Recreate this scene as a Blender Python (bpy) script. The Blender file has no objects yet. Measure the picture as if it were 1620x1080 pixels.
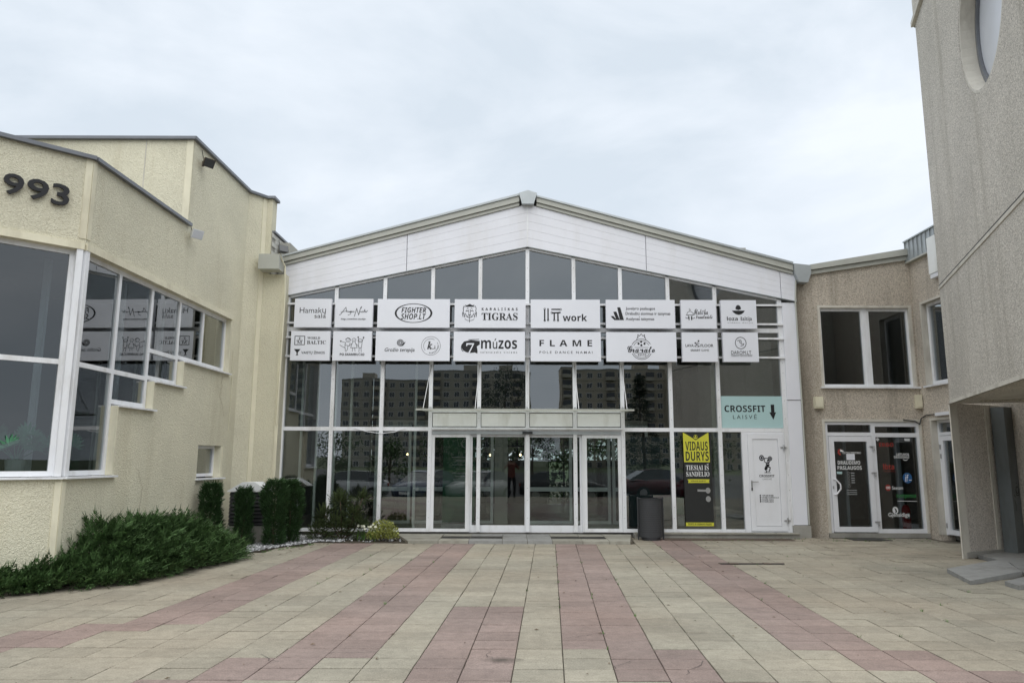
import bpy, bmesh, math, random
from mathutils import Vector, Matrix
import numpy as np
R = math.radians
random.seed(7)
SC = bpy.context.scene
COL = SC.collection

# ------------------------------------------------------------------ camera
def set_camera():
    H, P, RO = 1.63, R(9.2), R(0.19)
    fwd = Vector((0, math.cos(P), math.sin(P)))
    r0 = Vector((1, 0, 0)); u0 = r0.cross(fwd)
    right = r0 * math.cos(RO) + u0 * math.sin(RO)
    up = -r0 * math.sin(RO) + u0 * math.cos(RO)
    cam = bpy.data.cameras.new('camera'); o = bpy.data.objects.new('camera', cam)
    COL.objects.link(o)
    m = Matrix((right, up, -fwd)).transposed().to_4x4(); m.translation = (0, 0, H)
    o.matrix_world = m
    cam.sensor_width = 36; cam.lens = 36 * 1161 / 1620
    cam.clip_start = 0.02; cam.clip_end = 5000
    SC.camera = o
set_camera()

# ------------------------------------------------------------------ sky, sun, exposure
SUN_EL, SUN_AZ = R(62), R(178)          # azimuth clockwise from +Y: behind the camera
w = bpy.data.worlds.new('World'); SC.world = w; w.use_nodes = True
nt = w.node_tree; nt.nodes.clear()
def N(t, kind, **kw):
    n = t.nodes.new(kind)
    for k, v in kw.items():
        if k.startswith('i_'):
            key = k[2:]
            n.inputs[int(key) if key.isdigit() else key].default_value = v
        else: setattr(n, k, v)
    return n
sky = N(nt, 'ShaderNodeTexSky'); sky.sky_type = 'NISHITA'; sky.sun_disc = False
sky.sun_elevation = SUN_EL; sky.sun_rotation = SUN_AZ
bg1 = N(nt, 'ShaderNodeBackground', i_Strength=0.08); nt.links.new(sky.outputs[0], bg1.inputs[0])
tc = N(nt, 'ShaderNodeTexCoord')
mp = N(nt, 'ShaderNodeMapping'); mp.inputs['Scale'].default_value = (1.0, 1.0, 2.4); mp.inputs['Location'].default_value = (3.3, 1.2, 0.4)
nt.links.new(tc.outputs['Generated'], mp.inputs[0])
nz = N(nt, 'ShaderNodeTexNoise', i_Scale=2.6, i_Detail=8.0, i_Roughness=0.55, i_Distortion=0.3); nt.links.new(mp.outputs[0], nz.inputs['Vector'])
cr = N(nt, 'ShaderNodeValToRGB'); nt.links.new(nz.outputs[0], cr.inputs[0])
cr.color_ramp.elements[0].position = 0.36; cr.color_ramp.elements[0].color = (0.605, 0.675, 0.75, 1)
cr.color_ramp.elements[1].position = 0.66; cr.color_ramp.elements[1].color = (0.79, 0.84, 0.905, 1)
bg2 = N(nt, 'ShaderNodeBackground', i_Strength=0.69); nt.links.new(cr.outputs[0], bg2.inputs[0])
mx = N(nt, 'ShaderNodeMixShader', i_0=0.97)
nt.links.new(bg1.outputs[0], mx.inputs[1]); nt.links.new(bg2.outputs[0], mx.inputs[2])
wo = N(nt, 'ShaderNodeOutputWorld'); nt.links.new(mx.outputs[0], wo.inputs[0])

sl = bpy.data.lights.new('sun', 'SUN'); sl.energy = 1.5; sl.angle = R(90); sl.color = (1, 0.97, 0.92)
so = bpy.data.objects.new('sun', sl); COL.objects.link(so)
sd = Vector((math.sin(SUN_AZ) * math.cos(SUN_EL), math.cos(SUN_AZ) * math.cos(SUN_EL), math.sin(SUN_EL)))
so.rotation_euler = sd.to_track_quat('Z', 'Y').to_euler(); so.location = (0, -20, 40)
vs = SC.view_settings
vs.view_transform = 'Standard'; vs.look = 'None'; vs.gamma = 1; vs.use_curve_mapping = False; vs.exposure = 0.8
SC.cycles.use_denoising = True
SC.cycles.transparent_max_bounces = 24; SC.cycles.max_bounces = 8; SC.cycles.glossy_bounces = 4
SC.cycles.caustics_reflective = False; SC.cycles.caustics_refractive = False

# ------------------------------------------------------------------ materials
def mat(name):
    m = bpy.data.materials.new(name); m.use_nodes = True
    t = m.node_tree; t.nodes.clear()
    out = N(t, 'ShaderNodeOutputMaterial'); b = N(t, 'ShaderNodeBsdfPrincipled')
    t.links.new(b.outputs[0], out.inputs[0])
    return m, t, b, out
def plain(name, col, rough=0.5, metal=0.0, var=0.06, scale=3.0, spec=0.4, bump=0.0, bscale=60, island=0.0, objv=0.0, dirt=None):
    """colour with soft large-scale wear, optional fine relief, random tint per island / object"""
    m, t, b, out = mat(name)
    g = N(t, 'ShaderNodeNewGeometry')
    nz = N(t, 'ShaderNodeTexNoise', i_Scale=scale, i_Detail=5.0, i_Roughness=0.6)
    t.links.new(g.outputs['Position'], nz.inputs['Vector'])
    mr = N(t, 'ShaderNodeMapRange', i_1=0.25, i_2=0.75, i_3=1 - var, i_4=1 + var); t.links.new(nz.outputs[0], mr.inputs[0])
    val = mr.outputs[0]
    def mul(a, lo, hi, src):
        r = N(t, 'ShaderNodeMapRange', i_3=lo, i_4=hi); t.links.new(src, r.inputs[0])
        mm = N(t, 'ShaderNodeMath', operation='MULTIPLY'); t.links.new(a, mm.inputs[0]); t.links.new(r.outputs[0], mm.inputs[1]); return mm.outputs[0]
    if island: val = mul(val, 1 - island, 1 + island, g.outputs['Random Per Island'])
    if objv:
        oi = N(t, 'ShaderNodeObjectInfo'); val = mul(val, 1 - objv, 1 + objv, oi.outputs['Random'])
    vm = N(t, 'ShaderNodeVectorMath', operation='SCALE'); vm.inputs[0].default_value = col[:3]; t.links.new(val, vm.inputs['Scale'])
    src = vm.outputs[0]
    if dirt:
        dcol, amt, ds = dirt
        n2 = N(t, 'ShaderNodeTexNoise', i_Scale=ds, i_Detail=6.0, i_Roughness=0.65)
        mp = N(t, 'ShaderNodeMapping'); mp.inputs['Scale'].default_value = (1, 1, 0.25); t.links.new(g.outputs['Position'], mp.inputs[0])
        t.links.new(mp.outputs[0], n2.inputs['Vector'])
        r2 = N(t, 'ShaderNodeMapRange', i_1=0.5, i_2=0.75, i_3=0.0, i_4=amt); t.links.new(n2.outputs[0], r2.inputs[0])
        mc = N(t, 'ShaderNodeMix', data_type='RGBA'); t.links.new(r2.outputs[0], mc.inputs['Factor'])
        t.links.new(src, mc.inputs[6]); mc.inputs[7].default_value = (*dcol, 1); src = mc.outputs[2]
    t.links.new(src, b.inputs['Base Color'])
    b.inputs['Roughness'].default_value = rough; b.inputs['Metallic'].default_value = metal
    b.inputs['Specular IOR Level'].default_value = spec
    if bump:
        n3 = N(t, 'ShaderNodeTexNoise', i_Scale=bscale, i_Detail=3.0); t.links.new(g.outputs['Position'], n3.inputs['Vector'])
        bp = N(t, 'ShaderNodeBump', i_Strength=bump, i_Distance=0.01); t.links.new(n3.outputs[0], bp.inputs['Height']); t.links.new(bp.outputs[0], b.inputs['Normal'])
    return m
def stucco(name, light, dark, scale, depth, stain=(0.2, 0.18, 0.13), stain_amt=0.45, speck=0.5, edge=None):
    """roughcast render: pebbly relief, colour darker where the relief is low, vertical rain streaks"""
    m, t, b, out = mat(name)
    g = N(t, 'ShaderNodeNewGeometry'); P = g.outputs['Position']
    v = N(t, 'ShaderNodeTexNoise', i_Scale=scale, i_Detail=2.5, i_Roughness=0.6, i_Distortion=0.8); t.links.new(P, v.inputs['Vector'])
    vo = N(t, 'ShaderNodeTexVoronoi', i_Scale=scale * 1.6); t.links.new(P, vo.inputs['Vector'])
    h = N(t, 'ShaderNodeMath', operation='SUBTRACT'); t.links.new(v.outputs[0], h.inputs[0])
    hm = N(t, 'ShaderNodeMath', operation='MULTIPLY', i_1=0.35); t.links.new(vo.outputs['Distance'], hm.inputs[0]); t.links.new(hm.outputs[0], h.inputs[1])
    r = N(t, 'ShaderNodeMapRange', i_1=0.12, i_2=0.5, i_3=1 - speck, i_4=1.0); t.links.new(h.outputs[0], r.inputs[0])
    mc = N(t, 'ShaderNodeMix', data_type='RGBA'); t.links.new(r.outputs[0], mc.inputs['Factor']); mc.inputs[6].default_value = (*dark, 1); mc.inputs[7].default_value = (*light, 1)
    n1 = N(t, 'ShaderNodeTexNoise', i_Scale=0.55, i_Detail=6.0, i_Roughness=0.6); t.links.new(P, n1.inputs['Vector'])
    r1 = N(t, 'ShaderNodeMapRange', i_1=0.3, i_2=0.7, i_3=0.86, i_4=1.07); t.links.new(n1.outputs[0], r1.inputs[0])
    vm = N(t, 'ShaderNodeVectorMath', operation='SCALE'); t.links.new(mc.outputs[2], vm.inputs[0]); t.links.new(r1.outputs[0], vm.inputs['Scale'])
    mp = N(t, 'ShaderNodeMapping'); mp.inputs['Scale'].default_value = (1.6, 1.6, 0.13); t.links.new(P, mp.inputs[0])
    n2 = N(t, 'ShaderNodeTexNoise', i_Scale=1.5, i_Detail=7.0, i_Roughness=0.65); t.links.new(mp.outputs[0], n2.inputs['Vector'])
    r2 = N(t, 'ShaderNodeMapRange', i_1=0.53, i_2=0.8, i_3=0.0, i_4=stain_amt); t.links.new(n2.outputs[0], r2.inputs[0])
    fac = r2.outputs[0]
    if edge:                                   # damp algae streak down one edge of the wall
        sx = N(t, 'ShaderNodeSeparateXYZ'); t.links.new(P, sx.inputs[0])
        aa = N(t, 'ShaderNodeMath', operation='MULTIPLY_ADD', i_1=0.9, i_2=-0.45); t.links.new(n2.outputs[0], aa.inputs[0])
        ab = N(t, 'ShaderNodeMath', operation='ADD'); t.links.new(sx.outputs[0], ab.inputs[0]); t.links.new(aa.outputs[0], ab.inputs[1])
        er = N(t, 'ShaderNodeMapRange', i_1=edge[0], i_2=edge[1], i_3=0.0, i_4=0.75); t.links.new(ab.outputs[0], er.inputs[0])
        mm = N(t, 'ShaderNodeMath', operation='MAXIMUM'); t.links.new(fac, mm.inputs[0]); t.links.new(er.outputs[0], mm.inputs[1]); fac = mm.outputs[0]
    m2 = N(t, 'ShaderNodeMix', data_type='RGBA'); t.links.new(fac, m2.inputs['Factor']); t.links.new(vm.outputs[0], m2.inputs[6]); m2.inputs[7].default_value = (*stain, 1)
    t.links.new(m2.outputs[2], b.inputs['Base Color']); b.inputs['Roughness'].default_value = 0.92; b.inputs['Specular IOR Level'].default_value = 0.2
    bp = N(t, 'ShaderNodeBump', i_Strength=1.0, i_Distance=depth); t.links.new(h.outputs[0], bp.inputs['Height']); t.links.new(bp.outputs[0], b.inputs['Normal'])
    return m
def glass(name, tint, k=3.0, wob=0.0007):
    """clear pane: fresnel mirror over a tinted see-through body, slightly wavy like float glass units"""
    m, t, b, out = mat(name); t.nodes.remove(b)
    g = N(t, 'ShaderNodeNewGeometry')
    nz = N(t, 'ShaderNodeTexNoise', i_Scale=1.3, i_Detail=1.0); t.links.new(g.outputs['Position'], nz.inputs['Vector'])
    bp = N(t, 'ShaderNodeBump', i_Strength=1.0, i_Distance=wob); t.links.new(nz.outputs[0], bp.inputs['Height'])
    fr = N(t, 'ShaderNodeFresnel', i_IOR=1.5)
    inv = N(t, 'ShaderNodeMath', operation='SUBTRACT', i_0=1.0); t.links.new(g.outputs['Backfacing'], inv.inputs[1])
    m1 = N(t, 'ShaderNodeMath', operation='MULTIPLY', i_1=k); t.links.new(fr.outputs[0], m1.inputs[0])
    m2 = N(t, 'ShaderNodeMath', operation='MULTIPLY', use_clamp=True); t.links.new(m1.outputs[0], m2.inputs[0]); t.links.new(inv.outputs[0], m2.inputs[1])
    tr = N(t, 'ShaderNodeBsdfTransparent'); tr.inputs[0].default_value = (*tint, 1)
    gl = N(t, 'ShaderNodeBsdfGlossy', i_Roughness=0.0); gl.inputs[0].default_value = (0.93, 0.96, 0.97, 1); t.links.new(bp.outputs[0], gl.inputs['Normal'])
    mx = N(t, 'ShaderNodeMixShader'); t.links.new(m2.outputs[0], mx.inputs[0]); t.links.new(tr.outputs[0], mx.inputs[1]); t.links.new(gl.outputs[0], mx.inputs[2])
    t.links.new(mx.outputs[0], out.inputs[0]); return m
def glow(name, col, s):
    m, t, b, out = mat(name); b.inputs['Base Color'].default_value = (*col, 1); b.inputs['Emission Color'].default_value = (*col, 1); b.inputs['Emission Strength'].default_value = s; return m
def paver(name, cols):
    """concrete flag: tint per flag, aggregate speckle, worn blotches, damp stains"""
    m, t, b, out = mat(name)
    g = N(t, 'ShaderNodeNewGeometry'); P = g.outputs['Position']
    vt = N(t, 'ShaderNodeVertexColor', layer_name='tint')
    sep = N(t, 'ShaderNodeSeparateColor'); t.links.new(vt.outputs[0], sep.inputs[0])
    oi = N(t, 'ShaderNodeObjectInfo')
    mc = N(t, 'ShaderNodeMix', data_type='RGBA'); t.links.new(sep.outputs[0], mc.inputs['Factor']); mc.inputs[6].default_value = (*cols[0], 1); mc.inputs[7].default_value = (*cols[1], 1)
    ad = N(t, 'ShaderNodeMath', operation='ADD'); t.links.new(oi.outputs['Random'], ad.inputs[0]); t.links.new(sep.outputs[1], ad.inputs[1])
    fr = N(t, 'ShaderNodeMath', operation='FRACT'); t.links.new(ad.outputs[0], fr.inputs[0])
    r0 = N(t, 'ShaderNodeMapRange', i_3=0.9, i_4=1.08); t.links.new(fr.outputs[0], r0.inputs[0])
    n1 = N(t, 'ShaderNodeTexNoise', i_Scale=0.5, i_Detail=7.0, i_Roughness=0.62); t.links.new(P, n1.inputs['Vector'])
    r1 = N(t, 'ShaderNodeMapRange', i_1=0.3, i_2=0.7, i_3=0.78, i_4=1.12); t.links.new(n1.outputs[0], r1.inputs[0])
    n2 = N(t, 'ShaderNodeTexNoise', i_Scale=75.0, i_Detail=4.0, i_Roughness=0.7); t.links.new(P, n2.inputs['Vector'])
    r2 = N(t, 'ShaderNodeMapRange', i_1=0.3, i_2=0.7, i_3=0.72, i_4=1.26); t.links.new(n2.outputs[0], r2.inputs[0])
    n4 = N(t, 'ShaderNodeTexNoise', i_Scale=9.0, i_Detail=8.0, i_Roughness=0.75); t.links.new(P, n4.inputs['Vector'])
    r4 = N(t, 'ShaderNodeMapRange', i_1=0.3, i_2=0.7, i_3=0.8, i_4=1.16); t.links.new(n4.outputs[0], r4.inputs[0])
    a = r0.outputs[0]
    for rr in (r1, r2, r4):
        mm = N(t, 'ShaderNodeMath', operation='MULTIPLY'); t.links.new(a, mm.inputs[0]); t.links.new(rr.outputs[0], mm.inputs[1]); a = mm.outputs[0]
    vm = N(t, 'ShaderNodeVectorMath', operation='SCALE'); t.links.new(mc.outputs[2], vm.inputs[0]); t.links.new(a, vm.inputs['Scale'])
    n5 = N(t, 'ShaderNodeTexNoise', i_Scale=0.35, i_Detail=3.0); t.links.new(P, n5.inputs['Vector'])
    r5 = N(t, 'ShaderNodeMapRange', i_1=0.42, i_2=0.7, i_3=0.0, i_4=0.5); t.links.new(n5.outputs[0], r5.inputs[0])
    m5 = N(t, 'ShaderNodeMix', data_type='RGBA'); t.links.new(r5.outputs[0], m5.inputs['Factor']); t.links.new(vm.outputs[0], m5.inputs[6])
    tw = N(t, 'ShaderNodeVectorMath', operation='MULTIPLY'); t.links.new(vm.outputs[0], tw.inputs[0]); tw.inputs[1].default_value = (1.02, 0.9, 0.83); t.links.new(tw.outputs[0], m5.inputs[7])
    ds = N(t, 'ShaderNodeVectorMath', operation='DISTANCE'); ms = N(t, 'ShaderNodeMapping'); ms.inputs['Scale'].default_value = (1.0, 1.7, 1.0); ms.inputs['Location'].default_value = (0.08, -6.44 * 1.7, 0)
    t.links.new(P, ms.inputs[0]); t.links.new(ms.outputs[0], ds.inputs[0]); ds.inputs[1].default_value = (0, 0, 0)
    dn = N(t, 'ShaderNodeMath', operation='MULTIPLY_ADD', i_1=0.22, i_2=-0.11); t.links.new(n4.outputs[0], dn.inputs[0])
    da = N(t, 'ShaderNodeMath', operation='ADD'); t.links.new(ds.outputs['Value'], da.inputs[0]); t.links.new(dn.outputs[0], da.inputs[1])
    dr_ = N(t, 'ShaderNodeMapRange', i_1=0.19, i_2=0.03, i_3=0.0, i_4=0.85); t.links.new(da.outputs[0], dr_.inputs[0])
    m6 = N(t, 'ShaderNodeMix', data_type='RGBA'); t.links.new(dr_.outputs[0], m6.inputs['Factor']); t.links.new(m5.outputs[2], m6.inputs[6]); m6.inputs[7].default_value = (0.07, 0.06, 0.05, 1)
    t.links.new(m6.outputs[2], b.inputs['Base Color']); b.inputs['Roughness'].default_value = 0.85; b.inputs['Specular IOR Level'].default_value = 0.25
    bp = N(t, 'ShaderNodeBump', i_Strength=0.5, i_Distance=0.004); t.links.new(n2.outputs[0], bp.inputs['Height']); t.links.new(bp.outputs[0], b.inputs['Normal'])
    return m
M = {}
M['cream'] = stucco('cream_roughcast', (0.80, 0.765, 0.605), (0.58, 0.54, 0.40), 40, 0.019, (0.42, 0.36, 0.22), 0.45, 0.6)
M['cream_trim'] = plain('cream_trim', (0.74, 0.70, 0.54), 0.8, var=0.08, bump=0.2, bscale=40, dirt=((0.3, 0.25, 0.16), 0.5, 2.0))
M['tan'] = stucco('tan_roughcast', (0.74, 0.665, 0.565), (0.31, 0.27, 0.22), 38, 0.018, (0.12, 0.1, 0.07), 0.6, 0.85, edge=(6.95, 6.5))
M['grey'] = stucco('grey_pebbledash', (0.80, 0.755, 0.675), (0.32, 0.295, 0.255), 46, 0.012, (0.3, 0.27, 0.21), 0.7, 0.95)
M['grey_trim'] = plain('pale_render_trim', (0.60, 0.57, 0.50), 0.8, var=0.1, bump=0.25, bscale=30, dirt=((0.17, 0.14, 0.1), 0.6, 2.5))
M['pale'] = stucco('shade_lifted_pebbledash', (0.82, 0.76, 0.69), (0.36, 0.33, 0.29), 40, 0.014, (0.4, 0.36, 0.3), 0.5, 0.9)  # pinkish pebbledash, albedo raised to make up for the shade under the overhang
M['white'] = plain('white_aluminium', (0.80, 0.81, 0.83), 0.35, var=0.03, spec=0.5, dirt=((0.42, 0.40, 0.35), 0.55, 3.5))
M['pvc'] = plain('white_plastic', (0.79, 0.80, 0.83), 0.3, var=0.03, spec=0.5, dirt=((0.5, 0.48, 0.44), 0.2, 3.0))
M['board'] = plain('white_sign_face', (0.77, 0.785, 0.84), 0.32, var=0.03, scale=1.3, spec=0.5, bump=0.25, bscale=2.2)
M['fascia'] = plain('white_cladding', (0.78, 0.79, 0.84), 0.45, var=0.03, scale=1.2, dirt=((0.6, 0.58, 0.55), 0.35, 1.8))
M['trim'] = plain('grey_green_sheet_metal', (0.45, 0.455, 0.41), 0.5, var=0.06, spec=0.4)
M['zinc'] = plain('weathered_zinc', (0.42, 0.45, 0.46), 0.4, metal=0.3, var=0.1)
M['coping'] = plain('dark_coping', (0.17, 0.18, 0.2), 0.4, metal=0.2, var=0.12)
M['black'] = plain('black_vinyl', (0.012, 0.012, 0.014), 0.5, var=0.0)
M['blackmetal'] = plain('black_painted_steel', (0.03, 0.031, 0.034), 0.42, var=0.1, bump=0.1)
M['binmetal'] = plain('dark_grey_bin', (0.045, 0.047, 0.05), 0.45, var=0.1)
M['dark'] = plain('dark_shadow_gap', (0.03, 0.03, 0.03), 0.8)
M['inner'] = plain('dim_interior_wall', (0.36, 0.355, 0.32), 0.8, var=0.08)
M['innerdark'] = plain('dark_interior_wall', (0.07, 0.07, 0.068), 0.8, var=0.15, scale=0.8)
M['innergreen'] = plain('green_interior_panel', (0.02, 0.10, 0.05), 0.6, var=0.1)
M['innerteal'] = plain('dark_teal_panel', (0.015, 0.035, 0.045), 0.5, var=0.1)
M['floor'] = plain('hall_floor_tiles', (0.2, 0.19, 0.17), 0.35, var=0.1)
M['spandrel'] = plain('spandrel_panel', (0.83, 0.84, 0.82), 0.5, var=0.05, scale=2.5, dirt=((0.4, 0.38, 0.3), 0.4, 3.0))
M['canopy'] = plain('frosted_canopy', (0.52, 0.56, 0.49), 0.4, var=0.06)
def frosted(name, col, clear):
    m, t, b, out = mat(name)
    b.inputs['Base Color'].default_value = (*col, 1); b.inputs['Roughness'].default_value = 0.4
    tr = N(t, 'ShaderNodeBsdfTransparent'); tr.inputs[0].default_value = (0.96, 0.98, 0.96, 1); mx = N(t, 'ShaderNodeMixShader', i_0=clear)
    t.links.new(b.outputs[0], mx.inputs[1]); t.links.new(tr.outputs[0], mx.inputs[2]); t.links.new(mx.outputs[0], out.inputs[0]); return m
M['canopy'] = frosted('frosted_canopy', (0.78, 0.81, 0.73), 0.72)
M['steel'] = plain('brushed_steel', (0.5, 0.5, 0.5), 0.3, metal=0.8, var=0.06)
M['aqua'] = plain('pale_aqua_film', (0.42, 0.60, 0.60), 0.45, var=0.02)
M['yellow'] = plain('yellow_print', (0.60, 0.58, 0.05), 0.5, var=0.02)
M['posterblack'] = plain('black_print', (0.02, 0.021, 0.02), 0.45, var=0.1)
M['whiteink'] = plain('white_vinyl', (0.75, 0.76, 0.76), 0.5, var=0.0)
M['redink'] = plain('red_vinyl', (0.33, 0.05, 0.04), 0.5, var=0.0)
M['blueink'] = plain('blue_vinyl', (0.03, 0.12, 0.3), 0.5, var=0.0)
M['greenink'] = plain('green_vinyl', (0.04, 0.2, 0.06), 0.5, var=0.0)
M['greyink'] = plain('grey_vinyl', (0.3, 0.31, 0.31), 0.5, var=0.0)
M['joint'] = plain('joint_earth', (0.105, 0.092, 0.07), 0.95, var=0.3, scale=2.0, bump=0.4)
M['paver'] = paver('concrete_paver', ((0.315, 0.292, 0.234), (0.268, 0.211, 0.188)))
M['slab'] = plain('grey_granite_slab', (0.27, 0.27, 0.26), 0.7, var=0.15, scale=9, bump=0.3, bscale=120, dirt=((0.13, 0.12, 0.1), 0.6, 2.0))
M['slabtan'] = plain('worn_step_slab', (0.30, 0.29, 0.245), 0.85, var=0.15, scale=6, bump=0.3, objv=0.12, dirt=((0.15, 0.13, 0.1), 0.6, 2.0))
M['grate'] = plain('dirty_steel_grating', (0.06, 0.058, 0.052), 0.6, metal=0.4, var=0.2)
M['gratered'] = plain('rusty_grating', (0.13, 0.10, 0.078), 0.8, var=0.25)
M['concrete'] = plain('concrete', (0.33, 0.32, 0.29), 0.9, var=0.15, bump=0.3, dirt=((0.15, 0.14, 0.11), 0.6, 2.0))
M['gravel'] = plain('mixed_gravel', (0.34, 0.345, 0.35), 0.85, var=0.1, island=0.65)
M['soil'] = plain('dark_soil', (0.055, 0.045, 0.032), 0.95, var=0.3, bump=0.6)
M['juniper'] = plain('juniper_foliage', (0.066, 0.122, 0.042), 0.65, var=0.5, scale=4.5, island=0.5, spec=0.25)
M['yew'] = plain('yew_foliage', (0.036, 0.078, 0.027), 0.65, var=0.3, scale=6, island=0.45, spec=0.25)
M['mugo'] = plain('conifer_foliage', (0.05, 0.07, 0.026), 0.7, var=0.3, scale=6, island=0.4, spec=0.2)
M['varieg'] = plain('variegated_leaf', (0.25, 0.27, 0.07), 0.55, var=0.35, scale=25, island=0.5, spec=0.3)
M['petal'] = plain('white_petal', (0.75, 0.75, 0.62), 0.6, var=0.05)
M['grass'] = plain('green_blade', (0.08, 0.16, 0.035), 0.6, var=0.2, island=0.3)
M['house_plant'] = plain('house_plant_leaf', (0.10, 0.30, 0.17), 0.45, var=0.2, island=0.25)
M['pot'] = plain('white_pot', (0.7, 0.7, 0.68), 0.4)
M['bark'] = plain('bark', (0.09, 0.065, 0.045), 0.9, var=0.3, bump=0.6)
M['treeleaf'] = plain('tree_foliage', (0.055, 0.10, 0.03), 0.7, var=0.3, scale=0.7, island=0.4)
M['spruce'] = plain('spruce_foliage', (0.022, 0.045, 0.025), 0.7, var=0.3, scale=0.7, island=0.4)
M['asphalt'] = plain('asphalt', (0.055, 0.055, 0.055), 0.9, var=0.2, bump=0.4)
M['land'] = plain('grassland', (0.07, 0.09, 0.04), 0.95, var=0.3, scale=0.05)
M['panel'] = plain('precast_panel', (0.42, 0.39, 0.33), 0.9, var=0.1, scale=0.3)
M['panel2'] = plain('precast_panel_ochre', (0.45, 0.40, 0.32), 0.9, var=0.1, scale=0.3)
M['blockglass'] = plain('flat_window_glass', (0.05, 0.055, 0.06), 0.08, var=0.3, scale=0.2, spec=0.6)
M['tyre'] = plain('rubber', (0.02, 0.02, 0.02), 0.8)
M['bulb'] = glow('warm_bulb', (1.0, 0.72, 0.4), 6.0)
M['skin'] = plain('skin', (0.45, 0.28, 0.2), 0.55)
M['cloth_red'] = plain('dusty_red_jumper', (0.22, 0.07, 0.06), 0.9)
M['cloth_dark'] = plain('dark_trousers', (0.02, 0.022, 0.03), 0.9)
M['glass'] = glass('facade_glass', (0.74, 0.78, 0.76), 5.2)
M['glass_clear'] = glass('door_glass', (0.78, 0.82, 0.80), 2.6)
M['glass_tint'] = glass('grey_window_glass', (0.58, 0.62, 0.63), 2.8)
M['glass_opal'] = plain('frosted_round_glass', (0.62, 0.64, 0.68), 0.25, var=0.04, spec=0.6)
M['brickwhite'] = plain('white_block', (0.55, 0.54, 0.5), 0.9, var=0.1)

# ------------------------------------------------------------------ building helpers
ORG = {}
class Fr:
    """wall frame: u along the wall, z up, d outwards"""
    def __init__(s, o, u):
        s.o = Vector((o[0], o[1], 0)); s.u = Vector((u[0], u[1], 0)).normalized(); s.n = Vector((s.u.y, -s.u.x, 0))
    def P(s, u, z, d=0): return s.o + s.u * u + s.n * d + Vector((0, 0, z))
W = Fr((0, 0), (1, 0))             # world: u = X, d = -Y
class MB:
    def __init__(s): s.v = []; s.f = []; s.t = None
    def add(s, vs, fs):
        k = len(s.v); s.v += [tuple(p) for p in vs]; s.f += [tuple(i + k for i in f) for f in fs]; return s
    def hexa(s, c): return s.add(c, [(0, 1, 2, 3), (7, 6, 5, 4), (0, 4, 5, 1), (1, 5, 6, 2), (2, 6, 7, 3), (3, 7, 4, 0)])
    def box(s, fr, u0, u1, z0, z1, d0, d1):
        P = fr.P
        return s.hexa([P(u0, z0, d1), P(u1, z0, d1), P(u1, z1, d1), P(u0, z1, d1), P(u0, z0, d0), P(u1, z0, d0), P(u1, z1, d0), P(u0, z1, d0)])
    def wbox(s, x0, x1, y0, y1, z0, z1): return s.box(W, x0, x1, z0, z1, -y1, -y0)
    def prism(s, fr, pts, d0, d1):
        n = len(pts)
        vs = [fr.P(u, z, d1) for u, z in pts] + [fr.P(u, z, d0) for u, z in pts]
        return s.add(vs, [tuple(range(n)), tuple(range(2 * n - 1, n - 1, -1))] + [(i, i + n, (i + 1) % n + n, (i + 1) % n) for i in range(n)])
    def slab(s, pts, z0, z1):
        n = len(pts)
        vs = [(x, y, z1) for x, y in pts] + [(x, y, z0) for x, y in pts]
        return s.add(vs, [tuple(range(n)), tuple(range(2 * n - 1, n - 1, -1))] + [(i, i + n, (i + 1) % n + n, (i + 1) % n) for i in range(n)])
    def tube(s, p, q, r, n=8, r2=None):
        p = Vector(p); q = Vector(q); a = (q - p).normalized()
        b = a.cross(Vector((0, 0, 1)) if abs(a.z) < 0.9 else Vector((1, 0, 0))).normalized(); c = a.cross(b)
        r2 = r if r2 is None else r2
        vs = []
        for pt, rr in ((p, r), (q, r2)):
            for i in range(n):
                t = 2 * math.pi * i / n; vs.append(pt + b * math.cos(t) * rr + c * math.sin(t) * rr)
        return s.add(vs, [(i, (i + 1) % n, n + (i + 1) % n, n + i) for i in range(n)] + [tuple(range(n - 1, -1, -1)), tuple(range(n, 2 * n))])
    def path(s, pts, r, n=6):
        for a, b in zip(pts, pts[1:]): s.tube(a, b, r, n)
        return s
    def lathe(s, c, prof, n=20):
        c = Vector(c); vs = []
        for r, z in prof:
            for i in range(n):
                t = 2 * math.pi * i / n; vs.append(c + Vector((r * math.cos(t), r * math.sin(t), z)))
        fs = []
        for k in range(len(prof) - 1):
            for i in range(n): fs.append((k * n + i, k * n + (i + 1) % n, (k + 1) * n + (i + 1) % n, (k + 1) * n + i))
        fs.append(tuple(range(n - 1, -1, -1))); m = len(prof) - 1; fs.append(tuple(m * n + i for i in range(n)))
        return s.add(vs, fs)
    def mesh(s, name, org=(0, 0, 0), fix=True):
        me = bpy.data.meshes.new(name)
        ox, oy, oz = org
        me.from_pydata([(x - ox, y - oy, z - oz) for x, y, z in s.v], [], s.f)
        if fix:
            bm = bmesh.new(); bm.from_mesh(me); bmesh.ops.recalc_face_normals(bm, faces=bm.faces); bm.to_mesh(me); bm.free()
        return me
def root(name, label, cat, loc=(0, 0, 0), group=None):
    o = bpy.data.objects.new(name, None); COL.objects.link(o); o.location = loc; o.empty_display_size = 0.2
    o['label'] = label; o['category'] = cat
    if group: o['group'] = group
    ORG[o.name] = tuple(loc); return o
def part(name, mb, m, parent=None, label=None, fix=True, smooth=False, kind=None):
    org = ORG[parent.name] if parent else (0, 0, 0)
    me = mb.mesh(name, org, fix)
    me.materials.append(M[m] if isinstance(m, str) else m)
    if smooth:
        for p in me.polygons: p.use_smooth = True
    o = bpy.data.objects.new(name, me); COL.objects.link(o)
    if parent: o.parent = parent
    ORG[o.name] = org
    if label: o['label'] = label
    if kind: o['kind'] = kind
    return o
def tag(o, label, cat, group=None):
    o['label'] = label; o['category'] = cat
    if group: o['group'] = group
    return o
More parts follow.
